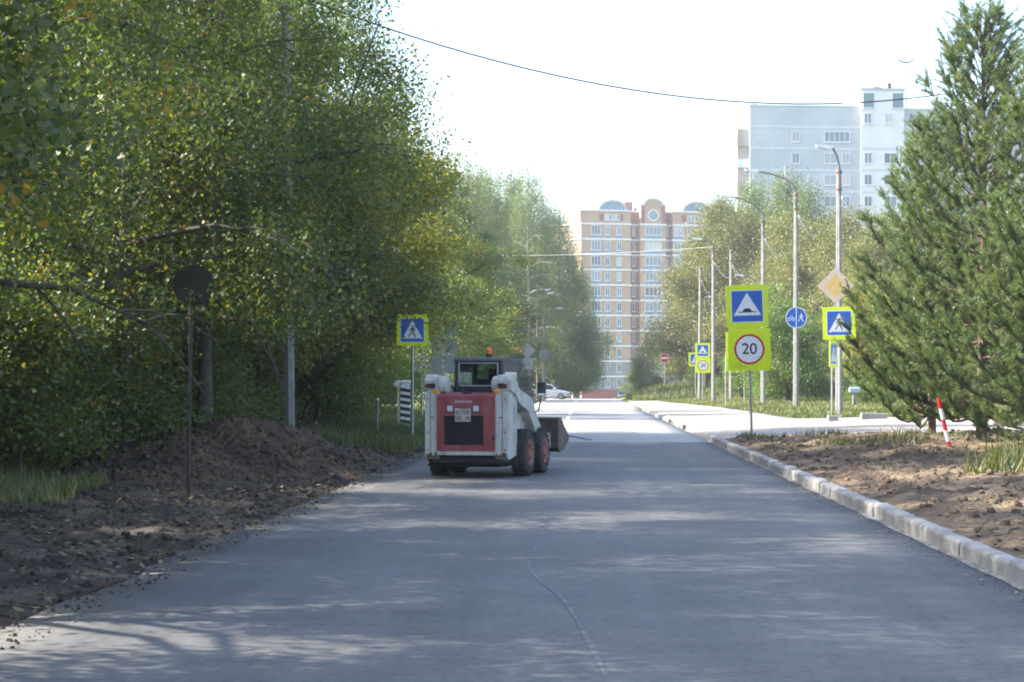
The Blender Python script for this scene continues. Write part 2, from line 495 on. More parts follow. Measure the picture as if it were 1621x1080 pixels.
# --- one ground sheet to the horizon
def axis(parts):
    return np.unique(np.concatenate([np.linspace(a, b, n) for a, b, n in parts]).round(4))
xs = axis([(-3000, -120, 13), (-120, -16, 27), (-16, -3.3, 40), (-3.3, 3.3, 6), (3.3, 16, 50), (16, 120, 30), (120, 3000, 13)])
ys = axis([(-300, -10, 8), (-10, 60, 90), (60, 200, 95), (200, 420, 40), (420, 6000, 20)])
def ground_z(X, Y):
    z = gz(X, Y) + .02 * NZ(X, Y, .8, 3)
    pave_r = np.where(Y < 64.5, 50, 7.7 + 5 * np.exp(-np.maximum(Y - 64, 0) / 2.5))
    cov = ((X > -3.9) & (X < 3.6) & (Y < 362)) | ((X > 3.2) & (X < 19) & (Y < 49.8)) | ((X > 3.2) & (X < pave_r) & (Y > 49) & (Y < 151)) | ((X < -3) & (X > -9.2) & (Y < 48)) | ((X < -3) & (X > -62) & (Y > 170) & (Y < 190))
    return z - np.where(cov, .10, .01)
tag(obj('ground', grid_mesh('ground', xs, ys, ground_z, M['grassland'])), kind='structure')

# --- carriageway: old asphalt beyond, fresh asphalt laid over it
def wob(seed, amp, s=.6):
    return lambda y: amp * NZ(np.asarray(y) , np.full(np.shape(y), seed * 7.7), s, 4)
wl_, wr_ = wob(1, .16), wob(2, .05)
ysr = np.concatenate([np.arange(47, 200, 1.5), np.arange(200, 365, 6.0)])
obj_old = obj('old_road', strip_mesh('old_road', ysr, lambda y: ROAD_L - .05 + wob(5, .3)(y), lambda y: ROAD_R + 0 * y + .12 * smooth(108, 112, y) + 1.0 * smooth(112, 150, y) * (1 - smooth(180, 200, y)), lambda X, Y: base_z(Y) - .006, 10, M['oldasphalt'], .06))
tag(obj_old, kind='structure')
yn = np.arange(-8, 50.2, .4)
def new_end(X, Y):  # ragged far edge, thin wear course
    return np.zeros_like(X)
tag(obj('road', strip_mesh('road', yn, lambda y: ROAD_L + wl_(y) + .10 * NZ(y, y * 0 + 4, 2.2, 3), lambda y: ROAD_R + .03 + 0 * y, new_end, 12, M['asphalt'], .07)), kind='structure')
tag(obj('side_road', strip_mesh('side_road', np.arange(171.5, 189, 1.6), lambda y: -60 + 0 * y, lambda y: ROAD_L - .6 + 0 * y, lambda X, Y: base_z(Y) + .0 * X + .05 * smooth(-5, -10, X), 14, M['oldasphalt'], .06)), kind='structure')

# pavement apron and driveway on the right
pave_edge = lambda y: 7.6 + .25 * NZ(y, y * 0 + 3, .4, 3) + 8 * np.exp(-np.maximum(y - 62.5, 0) / 2.2) - 1.8 * smooth(100, 150, y)
pv = tag(obj('pavement', strip_mesh('pavement', np.concatenate([np.arange(62.5, 72, .6), np.arange(72, 152, 2.0)]), lambda y: 3.50 + 0 * y, pave_edge, lambda X, Y: gz(X, Y) + .012, 12, M['paving'], .12)), kind='structure')
tag(obj('driveway', strip_mesh('driveway', np.arange(49.3, 62.6, .6), lambda y: ROAD_R - .02 + 0 * y, lambda y: 46 + 0 * y, lambda X, Y: gz(X, Y) + .008, 40, M['paving'], .12)), kind='structure')

# white centre line on the old road: dashes far away read as one broken line
cl = MB()
for y0, y1 in ((52.5, 88), (92, 110), (114, 131), (136, 150), (154, 160), (164, 170)):
    for a in np.arange(y0, y1, 2.0):
        b_ = min(a + 2.0, y1); w = .075
        cl.add([(-.72 - w, a, .003), (-.72 + w, a, .003), (-.72 + w, b_, .003), (-.72 - w, b_, .003)], [(0, 1, 2, 3)])
tag(cl.build('centre_line', M['roadpaint']), kind='structure')

# pale dragged streak of dust along the fresh asphalt
pts = [(885, 745), (876, 775), (866, 800), (857, 845), (848, 868), (840, 882), (837, 892), (842, 908), (858, 925), (880, 938), (897, 955), (910, 978), (926, 1006), (942, 1035), (960, 1075), (975, 1120)]
v = []; f = []
for i, (px, py) in enumerate(pts):
    D = 3000 * CAM_H / (py - 607); X = at(px, D)
    w = (.012 + .007 * math.sin(i * 2.1)) * (1.25 if i > 8 else .8)
    v += [(X - w, D, .004), (X + w, D, .004)]
for i in range(len(pts) - 1): f.append((2 * i, 2 * i + 1, 2 * i + 3, 2 * i + 2))
sm = MB().add(v, f)
tag(sm.build('dust_streak', M['dust']), kind='structure')

# --- kerb: mortar bed with individual stones
kb = MB()
for a in np.arange(6, 50, 1.0):
    j = .02 * math.sin(a * 3.1)
    kb.add([(3.27 + j, a, .0045), (3.352, a, .0045), (3.352, a + 1, .0045), (3.27 + .02 * math.sin((a + 1) * 3.1), a + 1, .0045)], [(0, 1, 2, 3)])
kerb = tag(kb.build('kerb', M['mortar']), kind='structure')
def kerbstone_mesh(seed, L_=.975):
    r = random.Random(seed); w, h = .15, .30
    prof = [(0, -.12), (w, -.12), (w, .15), (.035, .152), (.012, .140), (.0, .115)]
    vs = []; n = len(prof)
    cuts = [0, .022, .25, .5, .75, L_ - .022, L_]
    for k, y in enumerate(cuts):
        ins = .016 if k in (0, len(cuts) - 1) else 0
        for (a, b) in prof:
            vs.append((a + (ins if a < .05 else -ins) + r.uniform(-.003, .003), y, b - (ins if b > 0 else 0) + r.uniform(-.003, .003)))
    fs = [tuple(range(n))[::-1], tuple(range((len(cuts) - 1) * n, len(cuts) * n))]
    for k in range(len(cuts) - 1):
        for i in range(n):
            j = (i + 1) % n; fs.append((k * n + i, k * n + j, (k + 1) * n + j, (k + 1) * n + i))
    return MB().add(vs, fs).mesh('kerbstone', M['kerb'])
KS = [kerbstone_mesh(s) for s in range(5)]
y = 6.0; k = 0
while y < 50.4:
    o = obj('kerbstone', KS[random.randrange(5)], kerb, (ROAD_R + random.uniform(-.012, .012) + .5 * max(0, (y - 48)) ** 2 * .02, y, random.uniform(-.018, .018)), (0, random.uniform(-.04, .04), random.uniform(-.018, .018)))
    y += 1.0; k += 1
for y in list(np.arange(65.2, 71, 1.0)) + list(np.arange(76, 109, 1.0)):
    obj('kerbstone', KS[random.randrange(5)], kerb, (ROAD_R + random.uniform(-.03, .03), y, -.03 + random.uniform(-.04, .02)), (random.uniform(-.02, .02), random.uniform(-.04, .04), random.uniform(-.03, .03)))

# --- dug soil on the right verge and on the left shoulder
def verge_z(X, Y):
    lump = NZ(X, Y, .55, 3) * .13 + NZ(X + 40, Y, 1.9, 4) * .12 + np.abs(NZ(X, Y + 20, 4.0, 3)) * .08
    edge = smooth(3.45, 4.1, X)
    return gz(X, Y) - .05 + edge * (.05 + lump + .10 * smooth(4, 7, X)) * (1 - .6 * smooth(47.5, 49.5, Y))
tag(obj('dirt_verge', grid_mesh('dirt_verge', np.concatenate([np.linspace(3.488, 10, 90), np.linspace(10.2, 19, 35)]), np.concatenate([np.linspace(3, 10, 30), np.linspace(10.1, 30, 220), np.linspace(30.12, 49.6, 150)]), verge_z, M['soil'], True, .1)), kind='structure')
def shoulder_z(X, Y):
    lump = NZ(X, Y, .5, 3) * .11 + NZ(X + 31, Y, 1.7, 4) * .10 + np.abs(NZ(X, Y + 11, 4.0, 3)) * .07
    edge = smooth(-3.55, -4.3, X)
    return gz(X, Y) - .045 + edge * (.03 + lump) - .02 * smooth(-3.5, -3.75, X)
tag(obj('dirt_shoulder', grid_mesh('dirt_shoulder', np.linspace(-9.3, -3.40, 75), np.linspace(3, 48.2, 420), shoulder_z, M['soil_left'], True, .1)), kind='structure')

# soil heap
def heap_z(X, Y):
    u = (X + 5.75); w = (Y - 33.5)
    a = np.exp(-((u / 1.45) ** 2 + (w / 2.0) ** 2) ** 1.15) * .94
    b = np.exp(-(((X + 7.0) / 1.5) ** 2 + ((Y - 32.0) / 2.3) ** 2)) * .62
    c = np.exp(-(((X + 4.6) / .9) ** 2 + ((Y - 36.5) / 2.6) ** 2)) * .38
    h = np.maximum(np.maximum(a, b), c) + .25 * np.minimum(a, b)
    n = NZ(X, Y, 1.1, 4) * .22 + np.abs(NZ(X + 9, Y, 3.2, 4)) * .15 + NZ(X, Y + 3, 7.0, 2) * .045
    return gz(X, Y) - .10 + h + n * smooth(.05, .4, h)
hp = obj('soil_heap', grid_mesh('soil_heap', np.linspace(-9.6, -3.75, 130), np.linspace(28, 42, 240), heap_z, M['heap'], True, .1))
tag(hp, 'heap of loose brown dug soil on the road shoulder', 'soil heap')

# clods and stones scattered over the bare soil
def clods(name, n, xr, yr, zf, size, material, label):
    r = np.random.default_rng(len(name) + n)
    X = r.uniform(*xr, n); Y = yr[0] + (yr[1] - yr[0]) * r.random(n) ** 1.4
    S = size * (.35 + r.random(n) ** 3 * 1.9)
    ico = np.array([(-1, -1, -1), (1, -1, -1), (1, 1, -1), (-1, 1, -1), (-.7, -.7, 1), (.7, -.7, 1), (.7, .7, 1), (-.7, .7, 1)], float) * .75
    fc = np.array([(0, 3, 2, 1), (4, 5, 6, 7), (0, 1, 5, 4), (1, 2, 6, 5), (2, 3, 7, 6), (3, 0, 4, 7)])
    v = ico[None] * r.uniform(.45, 1.25, (n, 8, 3))
    a = r.uniform(0, 6.28, n); ca, sa = np.cos(a)[:, None], np.sin(a)[:, None]
    v = np.stack([v[..., 0] * ca - v[..., 1] * sa, v[..., 0] * sa + v[..., 1] * ca, v[..., 2] * .75], -1) * S[:, None, None]
    v[..., 0] += X[:, None]; v[..., 1] += Y[:, None]; v[..., 2] += (zf(X, Y) + S * .15)[:, None]
    f = (fc[None] + (np.arange(n) * 8)[:, None, None]).reshape(-1, 4)
    o = obj(name, np_mesh(name, v.reshape(-1, 3), f, material)); tag(o, label, 'soil', kind='stuff'); return o
clods('soil_clods', 8000, (3.7, 12), (8, 49), verge_z, .035, M['soil'], 'loose clods of earth scattered over the dug verge')
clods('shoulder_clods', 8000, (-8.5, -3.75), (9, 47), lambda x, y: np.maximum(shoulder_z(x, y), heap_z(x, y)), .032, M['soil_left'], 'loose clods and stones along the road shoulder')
clods('heap_clods', 4000, (-8.3, -4.1), (29, 39), heap_z, .034, M['heap'], 'loose lumps of earth on the brown soil heap')
def litter(name, n, xr, yr, zf, label, seed):
    """small flat fallen leaves and straw"""
    r = np.random.default_rng(seed); X = r.uniform(*xr, n); Y = yr[0] + (yr[1] - yr[0]) * r.random(n) ** 1.3
    s_ = r.uniform(.015, .05, n)[:, None]; a = r.uniform(0, 6.28, n)
    d = np.stack([np.cos(a), np.sin(a), r.normal(size=n) * .25], 1) * s_; e = np.stack([-np.sin(a), np.cos(a), r.normal(size=n) * .25], 1) * s_ * .55
    C = np.stack([X, Y, zf(X, Y) + .012], 1)
    v = np.stack([C - d, C + e, C + d, C - e], 1).reshape(-1, 3)
    m = ground_mat('dry_litter', [(.3, (.06, .045, .03)), (.6, (.15, .115, .07)), (.9, (.32, .25, .14))], 9, .1, 20)
    tag(obj(name, np_mesh(name, v, np.arange(4 * n).reshape(n, 4), m)), label, 'leaf litter', kind='stuff')
litter('shoulder_litter', 4500, (-8.8, -3.5), (9, 46), lambda x, y: np.maximum(np.maximum(shoulder_z(x, y), heap_z(x, y)), 0), 'dry leaves and chips littering the left road shoulder', 31)
litter('verge_litter', 9000, (3.6, 12), (9, 49), verge_z, 'straw and dry leaves strewn over the dug verge', 32)
clods('road_grit', 1300, (-3.75, -3.3), (9, 48), lambda x, y: np.zeros_like(x) + .002, .011, M['soil_left'], 'soil grit spilled along the left edge of the asphalt')
clods('kerb_grit', 1500, (3.05, 3.33), (9, 49), lambda x, y: np.zeros_like(x) + .006, .008, M['mortar'], 'crumbs of mortar along the foot of the kerb')
# ------------------------------------------------------------------ skid steer loader
LD = thing('skid_loader', 'worn white skid steer loader with faded red tailgate standing on the asphalt', 'loader', (at(738, 31.0), 31.0, 0), R(-12))
W, RD, DK, BK = M['loader_white'], M['loader_red'], M['darkmetal'], M['black']
ch = MB(); ch.bbox(-.53, .53, .12, 2.45, .22, .86, .03); ch.bbox(-.60, .62, .10, .5, .23, .36, .02)
ch.prism([(.08, .30), (.5, .16), (2.3, .16), (2.45, .3)], -.45, .45, 'x')
ch.build('chassis', DK, LD)
# fenders / body sides in white above the wheels
for s in (-1, 1):
    side = MB(); xa, xb = sorted((s * .50, s * .58))
    side.prism([(.5, .40), (2.35, .40), (2.45, .62), (2.30, .98), (1.6, 1.06), (.5, 1.12)], xa, xb, 'x')
    side.build('body_side', W, LD)
# rear uprights
for s in (-1, 1):
    up = MB(); xa, xb = sorted((s * .492, s * .70))
    up.prism([(.0, .34), (.10, .30), (.62, .36), (.64, 1.36), (.55, 1.42), (.04, 1.42), (.0, 1.38)], xa, xb, 'x')
    xa, xb = sorted((s * .52, s * .675))
    up.prism([(.03, 1.415), (.03, 1.60), (.08, 1.665), (.16, 1.69), (.34, 1.69), (.46, 1.64), (.55, 1.50), (.56, 1.415)], xa, xb, 'x')
    u = up.build('upright', W, LD, loc=(0, 0, 0))
    bo = MB(); bo.lathe([(.02, -.075), (.12, -.075), (.15, -.05), (.15, .075), (.12, .09), (.03, .09)], 20, 'x', (s * .46, .26, 1.52))
    bo.build('pivot_boss', W, u, True)
    sl = MB(); sl.bbox(s * .66 - .028, s * .66 + .028, -.022, .03, 1.475, 1.545, .008)
    sl.bbox(s * .585 - .05, s * .585 + .05, -.012, .03, 1.47, 1.55, .006, 1)
    sl.build('tail_light', [M['redlens'], BK], u)
    xm = s * .60 - .08 * s * 1.0
    MB().bbox(xm - .042, xm + .042, -.02, .03, 1.385, 1.455, .008).build('indicator', M['amber'], u)
    seam = MB(); seam.box(s * .61 - .004, s * .61 + .004, -.004, .01, .36, 1.40); seam.build('seam', DK, u)
    MB().bbox(s * .585 - .03, s * .585 + .03, -.006, .0, .98, 1.0, .003).build('decal', DK, u)
# side decal stripes on the outer face of the right upright
dc = MB()
for k in range(4): dc.box(.7005, .703, .36 + k * .06, .40 + k * .06, .86 + .03 * k, 1.16 + .015 * k)
dc.build('side_decal', M['greypaint'], LD)
# tailgate
tg = MB()
x0, x1 = -.49, .49
# frame round the grille opening so that the grille sits recessed
gx0, gx1, gz0, gz1 = -.37, .30, .54, 1.02
for a in ((x0, gx0, .45, 1.34), (gx1, x1, .45, 1.34), (gx0, gx1, .45, gz0), (gx0, gx1, gz1, 1.34)):
    tg.box(a[0], a[1], -.035, .05, a[2], a[3])
tgo = tg.build('tailgate', RD, LD)
tp = MB(); tp.prism([(-.035, 1.338), (-.02, 1.372), (.30, 1.40), (.5, 1.40), (.5, 1.30), (.0, 1.30)], x0 + .002, x1 - .002, 'x'); tp.build('hood', RD, LD)
MB().bbox(-.07, .07, .02, .10, 1.378, 1.408, .008).build('hood_latch', DK, tgo)
gr = MB(); gr.box(gx0 - .01, gx1 + .01, .03, .05, gz0 - .01, gz1 + .01); g0 = gr.build('grille', BK, tgo)
for k in range(19):
    z = gz0 + .012 + k * (gz1 - gz0 - .02) / 18
    MB().box(gx0, gx1, -.004, .006, z - .004, z + .004).build('grille_bar', DK, g0)
for k in range(15):
    x = gx0 + .02 + k * (gx1 - gx0 - .04) / 14
    MB().box(x - .004, x + .004, .0065, .016, gz0, gz1).build('grille_bar', DK, g0)
for x in (-.265, .175):
    hl = MB(); hl.bbox(x - .075, x + .075, -.042, -.02, 1.07, 1.20, .012); h = hl.build('work_light', mat('light_bezel', (.13, .03, .035), .6), tgo)
    MB().bbox(x - .048, x + .048, -.050, -.03, 1.088, 1.182, .012).build('lens', M['lamp'], h)
pl = MB().bbox(-.175, .090, -.062, -.05, .92, 1.135, .006).build('number_plate', M['plate'], tgo)
br = MB().box(-.10, .02, -.052, -.03, 1.12, 1.15); br.build('plate_bracket', DK, tgo)
# worn characters on two lines of the plate
def seg_char(x, z, w, h, segs):
    t = .007; gl = MB()
    S = {'a': (x, x + w, z + h - t, z + h), 'g': (x, x + w, z + h / 2 - t / 2, z + h / 2 + t / 2), 'd': (x, x + w, z, z + t),
         'f': (x, x + t, z + h / 2, z + h), 'e': (x, x + t, z, z + h / 2), 'b': (x + w - t, x + w, z + h / 2, z + h), 'c': (x + w - t, x + w, z, z + h / 2)}
    for s_ in segs: a = S[s_]; gl.box(a[0] - .0005, a[1] + .0005, -.0645, -.061, a[2] - .0005, a[3] + .0005)
    gl.build('plate_character', M['signblack'], pl)
for i, s_ in enumerate(('afgedc', 'bcfg', 'afgcd', 'abcdef')): seg_char(-.148 + i * .056, 1.045, .038, .07, s_)
for i, s_ in enumerate(('afgedcb', 'afged')): seg_char(-.148 + i * .056, .945, .038, .065, s_)
for i, s_ in enumerate(('afgcd', 'abcdef')): seg_char(.0 + i * .042, .955, .028, .05, s_)
tx = obj('brand_lettering', text_mesh('brand_lettering', 'bobcat', .092, mat('pale_lettering', (.55, .40, .38), .6), .002, .004), tgo, (-.035, -.038, 1.255), (R(90), 0, 0))
tx.scale = (1.15, .75, 1)
bm_ = MB(); bm_.bbox(-.50, .50, -.02, .10, .37, .447, .012); bm_.build('bumper', W, LD)
# cab
cx0, cx1, cy0, cy1, cz0, cz1 = -.41, .41, .75, 2.02, .92, 1.97
t = .05
for a in ((cx0, cx0 + .07, cy0, cy0 + .09), (cx1 - .07, cx1, cy0, cy0 + .09), (cx0, cx0 + .06, cy1 - .09, cy1), (cx1 - .06, cx1, cy1 - .09, cy1)):
    MB().bbox(*a, cz0, cz1 - .02, .012).build('cab_pillar', DK, LD)
MB().bbox(cx0 + .06, cx1 - .06, cy0 + .005, cy0 + .07, cz0, 1.50, .01).build('cab_rear_panel', DK, LD)
MB().bbox(cx0 + .06, cx1 - .06, cy0 + .005, cy0 + .07, 1.90, cz1 - .02, .01).build('cab_header', DK, LD)
cabgrey = mat('cab_grey', (.075, .08, .08), .6, .12, 4, dirt=(.16, .15, .13), dirt_amt=.4)
rf = MB(); rf.prism([(cy0 - .03, 1.945), (cy0, 1.985), (1.2, 2.0), (cy1 - .05, 1.985), (cy1 + .06, 1.95), (cy1 + .06, 1.92), (cy0 - .03, 1.92)], cx0 - .012, cx1 + .012, 'x')
rf.build('cab_roof', cabgrey, LD)
# side panels with window opening
for s in (-1, 1):
    xa, xb = sorted((s * .385, s * .412)); sp = MB()
    sp.box(xa, xb, cy0 + .085, cy1 - .085, 1.74, 1.93); sp.box(xa, xb, cy0 + .085, cy1 - .085, cz0, 1.22)
    sp.box(xa, xb, cy0 + .085, cy0 + .2, 1.22, 1.74); sp.box(xa, xb, cy1 - .2, cy1 - .085, 1.22, 1.74)
    p = sp.build('cab_side', cabgrey, LD)
    gs = mat('cab_glass', (.10, .13, .13), .06, .1, 3, spec=.8)
    MB().box((xa + xb) / 2 - .004, (xa + xb) / 2 + .004, cy0 + .2, cy1 - .2, 1.22, 1.74).build('side_glass', gs, p)
def clear_glass(name, tintc, w):
    m = bpy.data.materials.new(name); m.use_nodes = True; N = m.node_tree.nodes; L = m.node_tree.links
    b = N['Principled BSDF']; b.inputs['Roughness'].default_value = .03; b.inputs['Base Color'].default_value = (.02, .03, .03, 1)
    tr = N.new('ShaderNodeBsdfTransparent'); tr.inputs['Color'].default_value = (*tintc, 1)
    nz = N.new('ShaderNodeTexNoise'); nz.inputs['Scale'].default_value = 5
    mr = N.new('ShaderNodeMapRange'); mr.inputs[3].default_value = w - .08; mr.inputs[4].default_value = w + .08
    L.new(nz.outputs['Fac'], mr.inputs[0])
    mx = N.new('ShaderNodeMixShader'); L.new(mr.outputs[0], mx.inputs[0])
    L.new(tr.outputs[0], mx.inputs[1]); L.new(b.outputs[0], mx.inputs[2]); L.new(mx.outputs[0], N['Material Output'].inputs['Surface'])
    return m
M['clearglass'] = clear_glass('window_glass', (.84, .92, .89), .16)
rw = MB().box(cx0 + .06, cx1 - .06, cy0 + .036, cy0 + .042, 1.49, 1.91).build('rear_window', M['clearglass'], LD)
rwf = MB()
for a in ((cx0 + .062, cx0 + .085, 1.50, 1.90), (cx1 - .085, cx1 - .062, 1.50, 1.90), (cx0 + .085, cx1 - .085, 1.50, 1.52), (cx0 + .085, cx1 - .085, 1.88, 1.90)):
    rwf.box(a[0], a[1], cy0 - .004, cy0 + .03, a[2], a[3])
rwf.build('window_seal', M['greypaint'], rw)
MB().box(cx0 + .06, cx1 - .06, cy1 - .05, cy1 - .044, 1.20, 1.90).build('front_window', M['clearglass'], LD)
st = MB(); st.bbox(-.22, .24, 1.28, 1.40, 1.15, 1.62, .05); st.bbox(-.24, .24, 1.28, 1.75, 1.05, 1.17, .04); st.bbox(.02, .22, 1.30, 1.38, 1.6, 1.80, .04)
st.build('seat', M['seat'], LD, True)
lin = MB().box(cx0 + .06, cx1 - .06, cy0 + .1, cy1 - .1, .93, 1.0).build('cab_floor', M['cabinside'], LD)
# engine deck between hood and cab
MB().bbox(-.46, .46, .40, .76, 1.02, 1.36, .02).build('engine_deck', DK, LD)
ex = MB(); ex.tube([(-.33, .62, 1.30), (-.33, .62, 1.56)], .045, 12); ex.build('exhaust', BK, LD, True)
# beacon
bc = MB(); bc.lathe([(.05, 0), (.055, .05), (.04, .055)], 14, 'z', (.12, 1.0, 1.99)); bo = bc.build('beacon', BK, LD, True)
MB().lathe([(.045, 0), (.05, .03), (.047, .085), (.02, .10)], 14, 'z', (.12, 1.0, 2.044)).build('beacon_lens', M['orange'], bo, True)
# lift arms
for s in (-1, 1):
    xa, xb = sorted((s * .575, s * .735)); arm = MB()
    arm.prism([(.10, 1.44), (.02 + .06, 1.60), (.20, 1.70), (.36, 1.69), (.62, 1.47), (1.50, 1.30), (1.70, 1.21), (1.76, 1.08), (2.30, .72), (2.92, .66), (2.96, .40), (2.2, .42), (1.62, .86), (1.42, .98), (1.30, 1.08), (.66, 1.22), (.45, 1.36)], xa, xb, 'x')
    a = arm.build('lift_arm', W, LD)
    cyl = MB(); cyl.tube([(s * .54, .55, .9), (s * .54, 1.35, 1.10)], .045, 10); cyl.tube([(s * .54, 1.3, 1.09), (s * .54, 1.6, 1.15)], .025, 8); cyl.build('lift_cylinder', BK, a, True)
# wheels
def tyre_mesh():
    m = MB(); n = 28; r = .39; hw = .128
    prof = [(.20, -hw + .02), (.25, -hw), (.33, -hw), (.375, -hw + .025), (.385, -hw + .05), (.385, hw - .05), (.375, hw - .025), (.33, hw), (.25, hw), (.20, hw - .02)]
    m.lathe(prof, n, 'x')
    for k in range(22):                                  # chevron lugs
        for s in (-1, 1):
            a = 2 * math.pi * (k + (.5 if s > 0 else 0)) / 22
            da = .075; sk = .14
            vs = []
            for (xx, off) in ((s * .005, sk), (s * (hw - .002), -.02)):
                for rr in (.378, .402 if abs(xx) < .1 else .388):
                    for d in (-da, da):
                        aa = a + off + d
                        vs.append((xx, rr * math.cos(aa), rr * math.sin(aa)))
            m.add(vs, [(0, 1, 3, 2), (4, 6, 7, 5), (0, 2, 6, 4), (1, 5, 7, 3), (2, 3, 7, 6), (0, 4, 5, 1)])
    return m.mesh('tyre', M['rubber'])
TY = tyre_mesh()
rm = MB(); rm.lathe([(.03, .085), (.07, .09), (.085, .07), (.13, .065), (.16, .075), (.195, .092), (.222, .098), (.215, -.09), (.05, -.09)], 24, 'x'); 
for k in range(8):
    a = 2 * math.pi * k / 8; rm.lathe([(.014, .06), (.014, .083), (.004, .084)], 6, 'x', (0, .115 * math.cos(a), .115 * math.sin(a)))
RIM = rm.mesh('rim', M['rim'], True)
for s in (-1, 1):
    for yy in (.98, 2.06):
        wroot = obj('wheel', TY, LD, (s * .715, yy, .392), (random.uniform(0, 6), 0, 0))
        o = obj('rim', RIM, wroot, (.035 * s, 0, 0)); o.scale = (s, 1, 1)
MB().lathe([(.06, -.5), (.06, .5)], 10, 'x', (0, .98, .39)).build('axle', DK, LD)
MB().lathe([(.06, -.5), (.06, .5)], 10, 'x', (0, 2.06, .39)).build('axle', DK, LD)
# bucket
bk = MB(); hwid = .86; th = .018
prof = [(3.10, .95), (2.97, .93), (2.955, .62), (2.96, .40), (3.02, .33), (3.30, .37), (3.76, .53)]
inner = [(3.75, .555), (3.30, .40), (3.04, .36), (2.985, .41), (2.98, .62), (2.995, .905), (3.10, .92)]
bk.prism(prof + inner, -hwid, hwid, 'x')
bko = bk.build('bucket', M['bucket'], LD)
for s in (-1, 1):
    xa, xb = sorted((s * hwid + s * .001, s * (hwid + .022)))
    sd = MB(); sd.prism([(3.12, .955), (2.955, .935), (2.945, .40), (3.02, .315), (3.32, .355), (3.78, .52), (3.79, .60), (3.66, .66)], xa, xb, 'x')
    sd.build('bucket_side', mat('scraped_steel', (.13, .105, .09), .55, .35, 5, .2, 40, metal=.4), bko)
MB().bbox(-.5, .5, 2.90, 2.958, .42, .80, .01).build('quick_hitch', DK, bko)
for k in range(6):
    xx = -.7 + k * .28
    MB().prism([(3.70, .525), (3.95, .60), (3.95, .615), (3.70, .575)], xx - .035, xx + .035, 'x').build('bucket_tooth', M['bucket'], bko)
rod = MB(); rod.tube([(.85, 3.70, .60), (1.0, 3.72, .58), (1.12, 3.74, .555), (1.20, 3.75, .54), (1.32, 3.75, .53)], [.013, .010, .009, .008, .006], 6); rod.build('steel_rod', M['bucket'], bko)
# mirror on a stalk
ms = MB(); ms.tube([(.735, 1.72, 1.05), (.80, 1.74, 1.08), (.845, 1.76, 1.30), (.85, 1.77, 1.52)], .014, 8); mso = ms.build('mirror_stalk', BK, LD, True)
mm = MB().bbox(.775, .925, 1.74, 1.79, 1.33, 1.575, .02).build('mirror', BK, mso)
MB().box(.79, .91, 1.7365, 1.7395, 1.385, 1.56).build('mirror_glass', M['glassdark'], mm)
MB().bbox(.785, .915, 1.733, 1.742, 1.335, 1.378, .01).build('reflector', M['signwhite'], mm)
# hoses, bolts and small fittings
for k, (xa, za) in enumerate(((-.44, 1.40), (-.40, 1.38), (.36, 1.40), (.40, 1.38))):
    MB().tube([(xa, .40, za - .1), (xa + .01, .36, za + .06), (xa * .92, .48, za + .12), (xa * .85, .70, za - .02), (xa * .8, .80, za - .1)], .014, 6).build('hydraulic_hose', BK, LD, True)
BOLT = MB().lathe([(.014, -.008), (.014, .0), (.004, .001)], 6, 'y').mesh('bolt', DK)
for s in (-1, 1):
    for z in (.46, .75, 1.30): obj('bolt', BOLT, LD, (s * .655, -.0005, z), (R(180), 0, 0))
    for z in (.52, 1.28): obj('bolt', BOLT, tgo, (s * .455, -.0355, z), (R(180), 0, 0))
MB().bbox(.45, .487, -.05, -.034, .62, .70, .006).build('tailgate_latch', DK, tgo)
MB().lathe([(.035, 0), (.04, .02), (.03, .035)], 12, 'z', (-.2, .45, 1.40)).build('filler_cap', BK, LD, True)
mudm = mat('dried_mud', (.10, .078, .058), .95, .3, 8, .8, 30)
mf = MB(); rr_ = random.Random(2)
for s in (-1, 1):
    for k in range(9):
        x = s * (.50 + .022 * k); h_ = .03 + rr_.random() * .07
        mf.prism([(x - .012, .335), (x + .012, .335), (x + .010, .335 + h_), (x - .009, .335 + h_ * .8)], -.004, .004, 'y')
mo = mf.build('mud_crust', mudm, LD); mo['kind'] = 'stuff'
dk = MB()
MB().box(-.40, .40, .42, .72, 1.365, 1.375).build('engine_screen', BK, LD)
for k in range(9): MB().box(-.40, .40, .43 + k * .032, .438 + k * .032, 1.375, 1.39).build('screen_bar', DK, LD)
# ------------------------------------------------------------------ signs
def rounded(w, h, r, n=5):
    p = []
    for cx, cz, a0 in ((w / 2 - r, h / 2 - r, 0), (-w / 2 + r, h / 2 - r, 90), (-w / 2 + r, -h / 2 + r, 180), (w / 2 - r, -h / 2 + r, 270)):
        for k in range(n + 1):
            a = R(a0 + 90 * k / n); p.append((cx + r * math.cos(a), cz + r * math.sin(a)))
    return p
def disc(r, n=36, cx=0, cz=0): return [(cx + r * math.cos(2 * math.pi * k / n), cz + r * math.sin(2 * math.pi * k / n)) for k in range(n)]
def plate(name, poly, y0, y1, m, parent, loc=(0, 0, 0), rot=(0, 0, 0)):
    return MB().prism(poly, y0, y1, 'y').build(name, m, parent, loc=loc, rot=rot)
def flat(name, polys, y, m, parent):
    """thin applied film: polygons as slabs 1.5 mm thick in front of the plate"""
    b = MB()
    for p in polys: b.prism(p, y - .0015, y, 'y')
    return b.build(name, m, parent)
def ring_polys(ro, ri, n=36):
    out = []
    for k in range(n):
        a, b = 2 * math.pi * k / n, 2 * math.pi * (k + 1) / n
        out.append([(ri * math.cos(a), ri * math.sin(a)), (ro * math.cos(a), ro * math.sin(a)), (ro * math.cos(b), ro * math.sin(b)), (ri * math.cos(b), ri * math.sin(b))])
    return out
